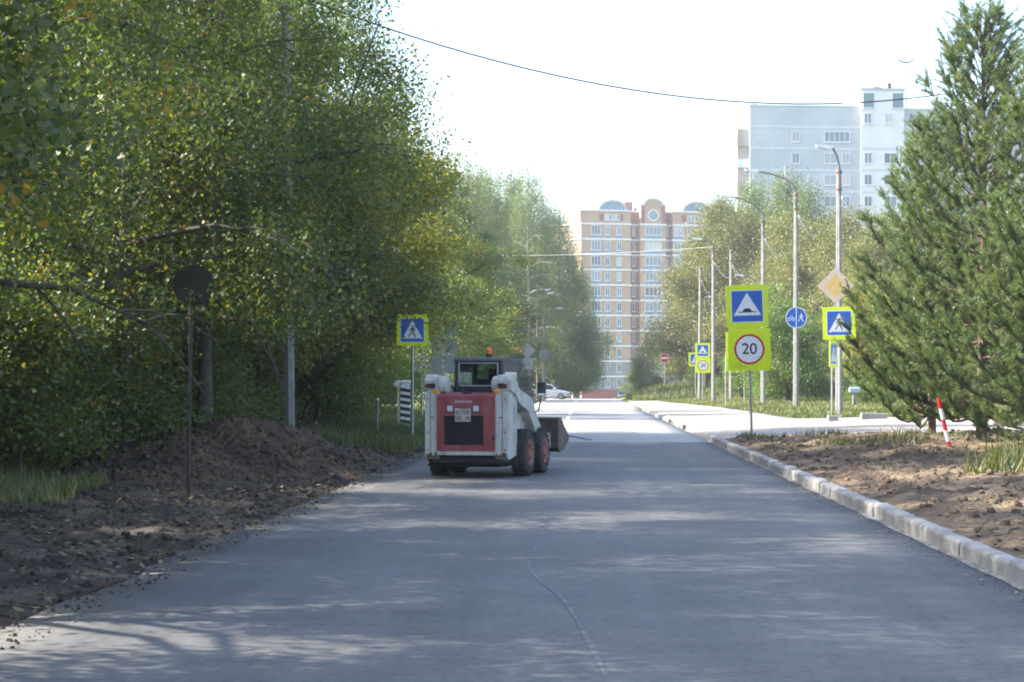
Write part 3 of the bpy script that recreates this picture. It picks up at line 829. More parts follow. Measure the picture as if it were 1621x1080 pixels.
def frame_polys(w, h, t):
    return [[(-w / 2, -h / 2), (w / 2, -h / 2), (w / 2, -h / 2 + t), (-w / 2, -h / 2 + t)], [(-w / 2, h / 2 - t), (w / 2, h / 2 - t), (w / 2, h / 2), (-w / 2, h / 2)],
            [(-w / 2, -h / 2 + t), (-w / 2 + t, -h / 2 + t), (-w / 2 + t, h / 2 - t), (-w / 2, h / 2 - t)], [(w / 2 - t, -h / 2 + t), (w / 2, -h / 2 + t), (w / 2, h / 2 - t), (w / 2 - t, h / 2 - t)]]

def board(parent, S, cz, cx=0.0, y=-.05, w=None, h=None, rot=0.0):
    """yellow backing board of side S; returns it as parent for its face"""
    b = plate('backing_board', rounded(w or S, h or S, .05 * S), -.012, .012, M['yellow'], parent, (cx, y, cz), (0, rot, 0))
    bk = plate('board_back', rounded((w or S) * .995, (h or S) * .995, .05 * S), .0125, .016, M['signback'], b)
    return b
def person_icon(sx, sz, s):
    """walking figure, small polygons"""
    P = lambda pts: [(sx + a * s, sz + b * s) for a, b in pts]
    return [P(disc(.11, 12, .02, .82)), P([(-.10, .30), (.12, .28), (.16, .68), (-.06, .70)]),
            P([(-.10, .32), (.04, .30), (-.14, .02), (-.34, -.30), (-.46, -.26), (-.26, .04)]), P([(-.02, .30), (.12, .30), (.24, -.02), (.40, -.32), (.28, -.36), (.10, -.02)]),
            P([(-.06, .68), (-.05, .56), (-.28, .32), (-.36, .38)]), P([(.10, .68), (.16, .60), (.38, .40), (.32, .34), (.10, .52)])]
def hump_face(b, S):
    s = .76 * S
    flat('white_border', [rounded(s, s, .03 * S)], -.0125, M['signwhite'], b)
    flat('blue_field', [rounded(s * .95, s * .95, .02 * S)], -.0145, M['blue'], b)
    a = s * .46
    flat('white_triangle', [[(-a * .93, -a * .62), (a * .93, -a * .62), (.02 * a, a * .88), (-.02 * a, a * .88)]], -.0165, M['signwhite'], b)
    hp_ = [(-.42 * a, -.36 * a)] + [(-.30 * a * math.cos(math.pi * k / 10) * 1.0, -.33 * a + .20 * a * math.sin(math.pi * k / 10)) for k in range(11)] + [(.42 * a, -.36 * a)]
    flat('hump_symbol', [hp_, [(-.62 * a, -.42 * a), (.62 * a, -.42 * a), (.62 * a, -.36 * a), (-.62 * a, -.36 * a)]], -.0185, M['signblack'], b)
def limit_face(b, S, marks=False):
    r = .36 * S
    flat('white_disc', [disc(r)], -.0125, M['signwhite'], b)
    flat('red_ring', ring_polys(r, r * .86), -.0145, M['red'], b)
    o = obj('limit_number', text_mesh('limit_number', '20', r * 1.02, M['signblack'], .004 * S, .002), b, (0, -.0155, 0), (R(90), 0, 0))
    if marks:
        rr = random.Random(4); ps = []
        for k in range(16):
            x, z = rr.uniform(-.40, -.08) * S, rr.uniform(-.44, -.30) * S; l = rr.uniform(.03, .09) * S
            t = .004 * S; dz = rr.uniform(-.4, .4) * l
            ps.append([(x, z), (x + l, z + dz), (x + l, z + dz + t), (x, z + t)])
        flat('scribbled_marks', ps, -.0128, M['signblack'], b)
def crossing_face(b, S):
    s = .76 * S
    flat('white_border', [rounded(s, s, .03 * S)], -.0125, M['signwhite'], b)
    flat('blue_field', [rounded(s * .95, s * .95, .02 * S)], -.0145, M['blue'], b)
    a = s * .46
    flat('white_triangle', [[(-a * .93, -a * .78), (a * .93, -a * .78), (0, a * .88)]], -.0165, M['signwhite'], b)
    flat('walking_symbol', person_icon(0, -.34 * a, a * .85), -.0185, M['signblack'], b)
    flat('stripe_symbol', [[(k * a, -.76 * a), (k * a + .10 * a, -.76 * a), (k * a + .07 * a, -.66 * a), (k * a + .03 * a, -.66 * a)] for k in (-.62, -.36, -.1, .16, .42)], -.0185, M['signblack'], b)
def post(parent, h, r=.03, m='galv', x=0, n=12, foot=-.3):
    return MB().tube([(x, 0, foot), (x, 0, h)], r, n).build('post', M[m], parent, True)

def gz1(X, Y): return float(gz(X, Y))
# near right: speed hump + 20
D = 48.2; X = at(1190, D); S = 1.08
z0 = float(verge_z(np.array([X]), np.array([D]))[0])
t = thing('speed_sign', 'yellow speed hump sign above a 20 limit, large, beside the kerb end', 'road sign', (X, D, z0), R(2), None, (0, R(-1.2)))
zc = zt(485, D) - z0; post(t, zc + S * .45, .032)
b1 = board(t, S, zc, -.055, rot=R(-.6)); hump_face(b1, S)
b2 = board(t, S, zc - S * 1.012, -.02, rot=R(.8)); limit_face(b2, S, True)
for z in (zc + .3, zc - .3, zc - S * 1.012 + .3, zc - S * 1.012 - .3): MB().bbox(-.05, .05, -.036, .034, z - .02, z + .02, .005).build('clamp', M['galv'], t)

# yellow boards half hidden behind it, on two posts
D = 108.0; X = at(1166, D); z0 = gz1(X, D) - .0
t = thing('twin_post_sign', 'yellow backed road sign on two thin posts on the grass between concrete poles', 'road sign', (X, D, z0), R(2))
post(t, zt(560, D) - z0, .035, x=-.62); post(t, zt(560, D) - z0, .035, x=.45)
b = board(t, 1.25, zt(557, D) - z0, 0, w=1.24, h=2.25)
flat('white_border', [[(p[0], p[1] + .55) for p in rounded(.92, .92, .03)]], -.0125, M['signwhite'], b); flat('blue_field', [[(p[0], p[1] + .55) for p in rounded(.87, .87, .03)]], -.0145, M['blue'], b)

# far right: hump + 20 on the next crossing
D = 140.0; X = at(1112, D); z0 = gz1(X, D); S = 1.10
t = thing('speed_sign', 'yellow speed hump sign above a 20 limit, small, in front of a concrete pole', 'road sign', (X, D, z0), R(1))
zc = zt(555, D) - z0; post(t, zc + S * .4, .035)
hump_face(board(t, S, zc, 0, y=-.2), S); limit_face(board(t, S, zc - S * 1.01, .03, y=-.2), S)
for z in (zc, zc - S): MB().bbox(-.03, .03, -.19, .02, z - .03, z + .03, .005).build('clamp', M['galv'], t)
D = 152.0; X = at(1099, D); z0 = gz1(X, D); S = 1.12
t = thing('crossing_sign', 'small yellow crossing sign peeking out behind the far speed sign', 'road sign', (X + .1, D, z0), R(2))
zc = zt(569, D) - z0; post(t, zc + .4, .035); crossing_face(board(t, S, zc), S)

# right: crossing sign by the pine, priority diamond above
D = 68.0; X = at(1329, D); z0 = gz1(X, D)
cs = thing('crossing_sign', 'yellow framed pedestrian crossing sign touched by the pine branches', 'road sign', (X, D, z0), R(-3))
S = 1.17; zc = zt(512, D) - z0; b = board(cs, S, zc, -.03, y=-.20, rot=R(-1)); crossing_face(b, S)
post(cs, zc + .4, .035)
for z in (zc + .2, zc - .25): MB().bbox(-.04, .04, -.19, .03, z - .03, z + .03, .005).build('clamp', M['galv'], cs)
ds = thing('priority_sign', 'faded diamond priority road sign mounted above the crossing sign', 'road sign', (X - .16, D - .16, zt(453, D)), R(-12))
q = .66
dia = lambda k: [(0, k), (-k, 0), (0, -k), (k, 0)]
dp = plate('plate', dia(q), -.01, .01, M['signback'], ds)
flat('white_border', [dia(q * .97)], -.0105, mat('faded_white', (.40, .33, .25), .6, .1, 4, dirt=(.4, .3, .2), dirt_amt=.6), dp); flat('yellow_field', [dia(q * .60)], -.0125, mat('faded_yellow', (.42, .30, .10), .6, .1, 5), dp)
MB().box(-.03, .03, .0105, .04, -.8, .8).build('bracket', M['galv'], ds); MB().tube([(0, .05, -1.05), (0, .05, .7)], .03, 8).build('post', M['galv'], ds)
# narrow crossing board facing the side street
D = 69.5; X = at(1317, D); z0 = gz1(X, D)
t = thing('crossing_sign', 'yellow crossing sign turned edge-on towards the side street', 'road sign', (X, D, z0), R(66))
zc = zt(561, D) - z0; post(t, zc + .45, .035); b = board(t, .98, zc, 0); crossing_face(b, .98)

# left: crossing sign in the leaves
D = 51.0; X = at(653, D); z0 = gz1(X, D)
t = thing('crossing_sign', 'yellow framed crossing sign against the leaves beside the soil shoulder', 'road sign', (X, D, z0), R(3))
S = .85; zc = zt(523, D) - z0; post(t, zc + .4, .034); crossing_face(board(t, S, zc), S)
# sign backs
D = 62.0; X = at(668, D); z0 = gz1(X, D)
t = thing('warning_sign', 'grey back of a triangular warning sign on a thin post', 'road sign', (X, D, z0), R(-4))
zc = zt(577, D) - z0; post(t, zc + .5, .032)
plate('plate', [(-.40, -.30), (.40, -.30), (.43, -.25), (.04, .46), (-.04, .46), (-.43, -.25)], -.05, -.038, M['signback'], t, (0, 0, zc))
D = 60.0; X = at(703, D); z0 = gz1(X, D)
t = thing('sign_stack', 'two grey rectangular sign backs stacked on a post behind the loader', 'road sign', (X, D, z0), R(-2))
zc = zt(545, D) - z0; post(t, zc + .85, .035)
for k, (zz, hh) in enumerate(((zc + .50, .50), (zc - .05, .50), (zc - .62, .56))): plate('plate', rounded(.42, hh, .03), -.05, -.036, M['signback'], t, (.20, 0, zz))
plate('plate', rounded(.34, 1.2, .03), -.05, -.036, M['signback'], t, (-.22, .03, zc - .35))
# dark sign near the trees seen from behind
D = 27.0; X = at(298, D); z0 = float(shoulder_z(np.array([X]), np.array([D]))[0])
t = thing('round_sign', 'dark round sign seen from behind on a tall dark post in soil', 'road sign', (X, D, z0), R(12), None, (0, R(.8)))
h = zt(415, D) - z0; shade_brown = mat('shade_brown_metal', (.038, .034, .024), 1.0, .25, 4, spec=.05, dirt=(.07, .055, .045), dirt_amt=.5)  # metal sign back coloured dark brown to stand for the shade on it
MB().tube([(0, 0, -.2), (0, 0, h)], .028, 10).build('post', mat('dark_post', (.07, .06, .05), 1.0, .3, 5, spec=.1), t, True)  # dark grey-brown post
plate('plate', disc(.29), -.045, -.032, shade_brown, t, (.03, 0, h - .33)); MB().bbox(-.05, .05, -.031, .03, h - .2, h - .16, .004).build('clamp', shade_brown, t)
# small marker post
for (px, D, hh, lb) in ((597, 52.0, .95, 'thin grey marker post in the grass left of the striped barrier'),):
    X = at(px, D); t = thing('marker_post', lb, 'post', (X, D, gz1(X, D)), 0, None, (0, R(1)))
    MB().tube([(0, 0, -.2), (0, 0, hh)], .035, 8).build('shaft', M['concrete'], t); MB().lathe([(.037, 0), (.042, .02), (.03, .06)], 8, 'z', (0, 0, hh - .02)).build('cap', M['signwhite'], t)
# striped barrier board
D = 58.0; X = at(641, D); z0 = gz1(X, D)
t = thing('striped_barrier', 'black and white striped barrier pillar with a pale post and counterweight', 'barrier', (X, D, z0), R(6))
h = zt(600, D) - z0
MB().bbox(-.14, .15, -.06, .06, -.1, h - .06, .015).build('pillar', M['signwhite'], t)
n = 6
for k in range(n):
    z = .12 + k * (h - .3) / n; MB().prism([(-.143, z), (.153, z - .05), (.153, z + .055), (-.143, z + .105)], -.064, -.0605, 'y').build('black_stripe', M['signblack'], t)
MB().bbox(-.23, -.16, -.05, .05, -.1, h - .1, .01).build('side_post', mat('cream_paint', (.55, .50, .40), .7, .1), t)
MB().bbox(-.28, .18, -.09, .09, h - .14, h - .04, .03).build('crossbeam', M['signwhite'], t)
MB().lathe([(.02, -.12), (.08, -.10), (.08, .06), (.02, .08)], 14, 'y', (-.27, 0, h - .16)).build('counterweight', M['signwhite'], t, True)
# no entry sign on the grass bank
D = 166.0; X = at(1052, D); z0 = gz1(X, D)
t = thing('no_entry_sign', 'red round no entry sign on a thin post above the green bank', 'road sign', (X, D, z0), R(4))
zc = zt(567, D) - z0; post(t, zc + .3, .045); dp = plate('plate', disc(.40), -.06, -.04, M['red'], t, (0, 0, zc))
flat('white_bar', [[(-.29, -.07), (.29, -.07), (.29, .07), (-.29, .07)]], -.0605, M['signwhite'], dp); flat('white_rim', ring_polys(.40, .375), -.0605, M['signwhite'], dp)

# red and white stakes by the driveway
def stake(px, py0, py1, D, lean, lab):
    X = at(px, D); z0 = gz1(X, D); h = zt(py0, D) - z0
    t = thing('warning_stake', lab, 'stake', (X, D, z0 - .02), 0, None, (0, R(lean)))
    n = 5
    for k in range(n):
        a, b = k * h / n, (k + 1) * h / n
        MB().tube([(0, 0, a - (.15 if k == 0 else 0)), (0, 0, b)], .040, 10).build('band', M['red'] if (k % 2 == 0) or lean == 0 else M['signwhite'], t)
stake(1453, 622, 675, 56.0, 0, 'upright red stake under the pine branches beside the driveway')
stake(1505, 626, 705, 37.9, -13, 'leaning red and white striped stake at the foot of the pine')
# pale bollard in the grass
D = 88.0; X = at(1353, D); t = thing('utility_marker', 'short pale utility marker with a bluish cap in the grass', 'marker', (X, D, gz1(X, D)))
MB().bbox(-.10, .10, -.08, .08, -.1, .70, .02).build('shaft', M['concrete'], t); MB().bbox(-.26, .26, -.12, .12, .62, .86, .03).build('cap', mat('pale_blue_paint', (.42, .52, .64), .6), t)
# loose kerb block at the driveway's far edge
for px, py, L_, lb in ((1383, 676, .9, 'pale concrete block lying at the far edge of the driveway'), (1318, 678, .35, 'small broken white stone at the grass edge')):
    D = 63.5; X = at(px, D); o = obj('concrete_block', MB().bbox(-L_ / 2, L_ / 2, -.1, .1, -.05, .20, .02).mesh('concrete_block', M['kerb']), None, (X, D, gz1(X, D)), (0, R(2), R(8)))
    tag(o, lb, 'block')

# ------------------------------------------------------------------ poles and street lamps
def concrete_pole(px, D, h, lab, arm=None, head=None, group='concrete street poles', hang=True, m='concrete', r0=.15, r1=.10, dz=0, tilt=0.0):
    """arm: list of (dx, dz) offsets from the pole top in metres, head at its end"""
    X = at(px, D); z0 = gz1(X, D) + dz
    t = thing('street_pole', lab, 'pole', (X, D, z0), 0, group, (0, R(tilt)))
    b = MB(); n = 10
    b.tube([(0, 0, -.5), (0, 0, h * .5), (0, 0, h)], [r0, (r0 + r1) / 2, r1], 6 if m == 'concrete' else n); b.build('shaft', M[m], t)
    for z in (h - .12, h - .75): MB().lathe([(r1 + .02, -.04), (r1 + .03, 0), (r1 + .02, .04)], 10, 'z', (0, 0, z)).build('collar', rustm, t)
    if arm:
        am = MB(); am.tube([(0, -.08, h - .9)] + [(a, -.08, h + c) for a, c in arm], .042, 7); ao = am.build('arm', armm, t, True)
        ex, ez = arm[-1]; sgn = 1 if ex > 0 else -1
        hd = MB(); hd.prism([(ex - sgn * .05, h + ez - .04), (ex + sgn * .12, h + ez - .07), (ex + sgn * .55, h + ez + .02), (ex + sgn * .58, h + ez + .10), (ex + sgn * .1, h + ez + .07), (ex - sgn * .05, h + ez + .04)], -.20, .04, 'y')
        ho = hd.build('lamp_head', M['lamphead'], ao)
        MB().prism([(ex + sgn * .15, h + ez - .085), (ex + sgn * .5, h + ez - .012), (ex + sgn * .5, h + ez + .0), (ex + sgn * .15, h + ez - .06)], -.17, .01, 'y').build('diffuser', M['lamp'], ho)
    if hang:
        hg = MB(); L_ = hang if not isinstance(hang, bool) else 1.1
        hg.tube([(.10 + L_ * k / 6, -.1, h - 1.1 - .9 * math.sin(math.pi * .62 * k / 6)) for k in range(7)], .022, 5); hg.build('drop_cable', M['wire'], t)
        MB().bbox(.08, .14, -.13, -.07, h - 1.15, h - 1.03, .01).build('insulator', M['signwhite'], t)
    return t
armm = mat('weathered_arm', (.16, .14, .125), .7, .2, 5)
rustm = mat('rusty_collar', (.20, .11, .08), .85, .3, 8)
armL = [(0, .0), (-.12, .35), (-.5, .62), (-1.1, .82), (-1.75, .95)]
concrete_pole(1328, 71, 9.15, 'concrete pole with short white lamp bracket behind the pine', [(0, .1), (-.10, .5), (-.22, .75), (-.30, .8)], hang=1.0)
concrete_pole(1260, 86, 9.75, 'concrete pole with curved lamp arm carrying the blue path sign', armL, hang=.85)
concrete_pole(1208, 102, 9.9, 'concrete pole behind the large speed sign with lamp arm', [(0, .2), (-.4, .75), (-1.1, 1.1), (-1.7, 1.2)], hang=.9)
concrete_pole(1157, 126, 9.95, 'concrete pole with drooping cable left of the large speed sign', None, hang=1.3)
concrete_pole(1129, 122, 10.0, 'tall concrete pole beside the small far speed sign', [(0, .15), (-.25, .4), (-.6, .5), (-.75, .5)], hang=1.1)
concrete_pole(1107, 141, 9.9, 'slim concrete pole behind the small far speed sign', None, hang=.7, tilt=.4)
concrete_pole(1116, 158, 7.6, 'brown wooden pole with a white lamp behind the small speed sign', [(0, .1), (.1, .2), (.2, .2)], hang=False, m='wood', group='wooden poles')
concrete_pole(1196, 138, 8.3, 'far concrete pole with a lamp arm reaching over the pavement', [(0, .2), (-.4, .5), (-.9, .6)], hang=False)
# left side
concrete_pole(459, 37, 9.0, 'pale concrete pole rising from behind the soil heap into leaves', None, hang=False, r0=.115, r1=.09, tilt=-.6)
concrete_pole(821, 172, 8.6, 'wooden pole with insulators and long lamp arm behind the loader cab', [(.0, .3), (1.2, 1.0), (2.35, 1.45)], hang=False, m='wood', group='wooden poles')
concrete_pole(835, 168, 8.0, 'slim concrete pole carrying grey sign backs behind the loader', [(.0, .5), (1.0, 1.1), (1.75, 1.55)], hang=False)
concrete_pole(851, 176, 7.9, 'brown wooden pole right of the one with sign backs', None, hang=False, m='wood', group='wooden poles')
concrete_pole(861, 174, 7.6, 'grey metal lamp post with a curved arm beside the silver car', [(.05, .2), (.35, .6), (.8, .8), (1.2, .86)], hang=False, m='galv', r0=.16, r1=.09, group='lamp posts')
for px, py, D, kind, lb in ((835, 555, 167.5, 'd', 'grey back of a diamond sign on the slim pole'), (835, 576, 167.5, 's', 'pale square sign plate below the diamond back'), (862, 562, 173.4, 'c', 'grey back of a round sign on the metal lamp post')):
    o = thing('sign_plate', lb, 'road sign', (at(px, D), D - .18, zt(py, D)), R(3))
    p = {'d': [(0, .72), (-.72, 0), (0, -.72), (.72, 0)], 's': rounded(1.05, 1.05, .05), 'c': disc(.55)}[kind]
    plate('plate', p, -.01, .01, M['signback'], o); MB().box(-.05, .05, .0105, .09, -.4, .4).build('bracket', M['galv'], o)
# blue path sign on the pole
D = 85.6; t = thing('path_sign', 'blue round bicycle and pedestrian path sign on the concrete pole', 'road sign', (at(1260.5, D), D, zt(503, D)), R(2))
rr = .48
dp = plate('plate', disc(rr), -.012, .012, M['blue'], t); flat('white_rim', ring_polys(rr, rr * .93), -.0125, M['signwhite'], dp)
flat('divider', [[(-.02, -rr * .9), (.02, -rr * .9), (.02, rr * .9), (-.02, rr * .9)]], -.0125, M['signwhite'], dp)
flat('walking_symbol', person_icon(.22, -.08, .30), -.0125, M['signwhite'], dp)
bic = [[(x + p[0], -.07 + p[1]) for p in q_] for x in (-.32, -.14) for q_ in ring_polys(.075, .05, 14)]
bic += [[(-.32, -.07), (-.24, .06), (-.215, .06), (-.30, -.07)], [(-.24, .06), (-.16, .06), (-.16, .04), (-.24, .04)], [(-.17, .10), (-.13, -.07), (-.15, -.07), (-.19, .10)], [(-.27, .09), (-.22, .09), (-.22, .075), (-.27, .075)]]
flat('bicycle_symbol', bic, -.0125, M['signwhite'], dp)
MB().box(-.04, .04, .0125, .22, -.3, .3).build('bracket', M['galv'], t)
# cables
def cable(name, a, b, sag, r, m, lab, n=40):
    a, b = Vector(a), Vector(b); pts = []
    for k in range(n + 1):
        s = k / n; p = a.lerp(b, s); p.z -= 4 * sag * s * (1 - s); pts.append(p)
    o = MB().tube(pts, r, 6).build(name, M[m]); tag(o, lab, 'cable')
DA, DB = 37.0, 52.0
cable('overhead_cable', (at(455, DA), DA - .1, zt(-12, DA) ), (at(1900, DB), DB, zt(20, DB)), 2.35, .016, 'cable', 'black overhead cable sagging across the street from the trees to the pine')
cable('thin_wire', (at(700, 160), 160, zt(404, 160)), (at(1129, 122), 122, zt(391, 122)), .25, .008, 'wire', 'thin pale wire spanning the street in front of the brick block')
cable('thin_wire', (at(821, 172), 172, zt(489, 172)), (at(1107, 141), 141, zt(500, 141)), .35, .009, 'cable', 'thin dark wire from the wooden pole across the far street')
# ------------------------------------------------------------------ brick apartment block
def brick_mat(name, c1, c2, mortar, s=1.0):
    m = bpy.data.materials.new(name); m.use_nodes = True; N = m.node_tree.nodes; L = m.node_tree.links; b = N['Principled BSDF']
    b.inputs['Roughness'].default_value = .9
    tc = N.new('ShaderNodeTexCoord'); mp = N.new('ShaderNodeMapping'); mp.inputs['Rotation'].default_value = (R(90), 0, 0)
    L.new(tc.outputs['Object'], mp.inputs['Vector'])
    bt = N.new('ShaderNodeTexBrick'); bt.inputs['Color1'].default_value = (*c1, 1); bt.inputs['Color2'].default_value = (*c2, 1); bt.inputs['Mortar'].default_value = (*mortar, 1)
    bt.inputs['Scale'].default_value = s; bt.inputs['Brick Width'].default_value = .25; bt.inputs['Row Height'].default_value = .075; bt.inputs['Mortar Size'].default_value = .01
    L.new(mp.outputs[0], bt.inputs['Vector'])
    nz = N.new('ShaderNodeTexNoise'); nz.inputs['Scale'].default_value = .35; nz.inputs['Detail'].default_value = 6; L.new(tc.outputs['Object'], nz.inputs['Vector'])
    mr = N.new('ShaderNodeMapRange'); mr.inputs[3].default_value = .75; mr.inputs[4].default_value = 1.15; L.new(nz.outputs['Fac'], mr.inputs[0])
    hs = N.new('ShaderNodeHueSaturation'); L.new(bt.outputs['Color'], hs.inputs['Color']); L.new(mr.outputs[0], hs.inputs['Value']); L.new(hs.outputs[0], b.inputs['Base Color'])
    return m
M['brick_y'] = brick_mat('yellow_brick', (.52, .33, .20), (.47, .295, .18), (.42, .33, .25))
M['brick_p'] = brick_mat('pink_brick', (.30, .15, .115), (.26, .13, .10), (.33, .26, .22))
M['brick_r'] = brick_mat('red_brick', (.34, .085, .06), (.28, .07, .05), (.3, .2, .17))
M['stone'] = brick_mat('grey_stone_cladding', (.36, .34, .31), (.31, .29, .27), (.25, .24, .22), .3)
M['band'] = mat('white_ledge', (.74, .74, .72), .7, .08, 1)
M['bluepanel'] = mat('blue_grey_panel', (.20, .29, .36), .6, .12, .8)
M['wframe'] = mat('window_frame_white', (.72, .73, .74), .5, .05, 3)
M['pane'] = mat('window_pane', (.10, .14, .18), .08, .5, .12, spec=.9)
def pane_mat(name):
    m = mat(name, (.10, .14, .18), .08, .5, .12, spec=.9); N = m.node_tree.nodes; L = m.node_tree.links; b = N['Principled BSDF']
    oi = N.new('ShaderNodeObjectInfo'); cr = N.new('ShaderNodeValToRGB'); e = cr.color_ramp.elements; cr.color_ramp.interpolation = 'CONSTANT'
    e[0].position = 0; e[0].color = (.07, .10, .13, 1); e[1].position = .3; e[1].color = (.14, .19, .24, 1)
    for p, c in ((.55, (.30, .33, .34)), (.72, (.48, .47, .43)), (.82, (.05, .06, .07)), (.92, (.22, .28, .33))): k = e.new(p); k.color = (*c, 1)
    L.new(oi.outputs['Random'], cr.inputs['Fac']); L.new(cr.outputs['Color'], b.inputs['Base Color']); return m
M['pane'] = pane_mat('window_pane_curtained')
M['roofgrey'] = mat('grey_roof_sheet', (.40, .43, .45), .5, .1, 1)
M['recess'] = mat('loggia_shade', (.12, .13, .14), .8, .2, 1)

def window_mesh(w, h, nv, nh=0, depth=.12, f=.09):
    """frame (with mullions) and pane, both centred on the sill's lower left = (0,0), face at -y"""
    fr = MB(); pn = MB()
    fr.box(0, w, -depth, .05, 0, f); fr.box(0, w, -depth, .05, h - f, h)
    fr.box(0, f, -depth, .05, f, h - f); fr.box(w - f, w, -depth, .05, f, h - f)
    for k in range(1, nv):
        x = w * k / nv; fr.box(x - f * .4, x + f * .4, -depth + .01, .04, f, h - f)
    for k in range(1, nh):
        z = h * k / nh; fr.box(f, w - f, -depth + .015, .035, z - f * .4, z + f * .4)
    fr.box(-.08, w + .08, -depth - .08, .05, -.07, -.001)
    pn.box(f * .5, w - f * .5, -depth * .35, .03, f * .5, h - f * .5)
    return fr.mesh('window', M['wframe']), pn.mesh('pane', M['pane'])
def put_window(parent, meshes, x, y, z, rz=0.0):
    o = obj('window', meshes[0], parent, (x, y, z), (0, 0, rz)); obj('pane', meshes[1], o); return o

D0 = 372.0
BA = thing('apartment_block', 'tall yellow brick apartment block with white ledges and arched gables', 'building', (at(934, D0), D0, 0), R(12))
Z0 = -1.6; ZB = [32.9 - 3.0 * k for k in range(11)]          # ledge heights, top first
ZTOP = 35.4
def wall(name, u0, u1, v0, v1, z0, z1, m): return MB().box(u0, u1, v0, v1, z0, z1).build(name, M[m], BA)
# bays: (u0,u1, front v)
bays = [('A', -2.0, 8.2, 0.0), ('R1', 8.2, 10.2, 1.6), ('T', 10.2, 15.2, -.35), ('R2', 15.2, 16.8, 1.6), ('C', 16.8, 27.0, 0.0), ('R3', 27.0, 29.0, 1.6), ('D', 29.0, 38.0, 0.0)]
for n_, u0, u1, v in bays:
    mm = 'brick_p' if n_[0] == 'R' else 'brick_y'
    wall('wall', u0, u1, v, 14, 5.9, ZTOP if n_ != 'T' else 36.6, mm)
    wall('lower_wall', u0, u1, v + .02, 14, Z0 - 1, 5.9, 'stone')
    for z in ZB: MB().box(u0 - (.12 if n_[0] != 'R' else 0), u1 + (.12 if n_[0] != 'R' else 0), v - .22, v + .3, z - .17, z + .17).build('ledge', M['band'], BA)
    if n_ != 'T':
        MB().box(u0 - .1, u1 + .1, v - .3, v + .4, ZTOP, ZTOP + .28).build('cornice', M['band'], BA)
W09 = window_mesh(.95, 1.7, 2); W25 = window_mesh(1.9, 1.9, 3); W3 = window_mesh(3.3, 1.75, 4); WR = window_mesh(.55, 1.8, 1); W07 = window_mesh(.7, 1.1, 1)
PNL = {w: MB().box(0, w, -.06, .02, 0, .78).mesh('spandrel_panel', M['bluepanel']) for w in (.95, 1.9, 3.3)}
for k, zb in enumerate(ZB):                 # storey below each ledge
    zf = zb - 3.0 if k < 10 else Z0
    zw = zb - .17 - 2.0
    for base in (0.0, 16.8 + 1.9 - 0.0, 30.4):
        if base > 20 or True:
            for u, wk, w in ((.25, W25, 1.9), (3.0, W09, .95), (5.4, W09, .95)):
                uu = u + base - (1.9 if base == 18.7 else 0)
                put_window(BA, wk, uu, -.004 if k < 9 else .016, zw)
                obj('spandrel_panel', PNL[w], BA, (uu, -.004 if k < 9 else .016, zw - .86))
    put_window(BA, W3, 11.05, -.355 if k < 9 else -.335, zw + .05); obj('spandrel_panel', PNL[3.3], BA, (11.05, -.355 if k < 9 else -.335, zw - .83))
    put_window(BA, WR, 8.9, 1.596 if k < 9 else 1.616, zw); put_window(BA, WR, 15.7, 1.596 if k < 9 else 1.616, zw)
# attic strip with small windows between red panels
for base in (0.0, 16.8, 28.9):
    for j in range(6):
        u = base + 2.2 + j * .78
        if j in (0, 5): MB().box(u - .35, u + .55, -.06, .02, 33.6, 34.9).build('red_panel', M['brick_r'], BA)
        else: put_window(BA, W07, u, -.004, 33.7)
# arched gables
def arch(u, r, z, v, th, rise, wmat, fill):
    n = 14; outer = []; inner = []
    for k in range(n + 1):
        a = math.pi * k / n
        outer.append((u - r * math.cos(a), z + rise * math.sin(a))); inner.append((u - (r - .45) * math.cos(a), z + (rise - .42) * math.sin(a)))
    MB().prism(outer + inner[::-1], v - .25, v + 6, 'y').build('gable_arch', M[wmat], BA)
    MB().prism(inner, v, v + .3, 'y').build('gable_fill', M[fill], BA)
arch(4.6, 2.9, ZTOP + .28, -.05, .4, 2.0, 'roofgrey', 'bluepanel'); arch(21.6, 2.9, ZTOP + .28, -.05, .4, 2.0, 'roofgrey', 'bluepanel'); arch(33.4, 2.9, ZTOP + .28, -.05, .4, 2.0, 'roofgrey', 'bluepanel')
arch(12.7, 2.1, 36.6, -.4, .4, 1.55, 'roofgrey', 'brick_y')
for u in (10.6, 14.8): MB().box(u - .35, u + .35, -.42, 1, 33.1, 36.9).build('tower_pier', M['brick_r'], BA); MB().tube([(u, .2, 36.9), (u, .2, 39.4)], .12, 6).build('finial', M['roofgrey'], BA)
rw_ = MB(); n = 24
rw_.prism([(12.7 + 1.15 * math.cos(2 * math.pi * k / n), 34.75 + 1.15 * math.sin(2 * math.pi * k / n)) for k in range(n)], -.46, -.352, 'y'); ro = rw_.build('round_window', M['wframe'], BA)
MB().prism([(12.7 + .92 * math.cos(2 * math.pi * k / n), 34.75 + .92 * math.sin(2 * math.pi * k / n)) for k in range(n)], -.49, -.462, 'y').build('pane', M['pane'], ro)
ck = MB().box(8.1, 9.5, 4, 6, 35, 37.6).build('chimney', M['brick_r'], BA); MB().box(7.95, 9.65, 3.9, 6.1, 37.6, 37.85).build('chimney_cap', M['band'], ck)
rl = MB()
for u0, u1 in ((-2, 1.4), (7.7, 8.2), (16.8, 18.4)):
    rl.box(u0, u1, .1, .16, 36.75, 36.85)
    for u in np.arange(u0, u1, .5): rl.box(u, u + .07, .1, .16, ZTOP + .28, 36.75)
rl.build('roof_railing', M['roofgrey'], BA)
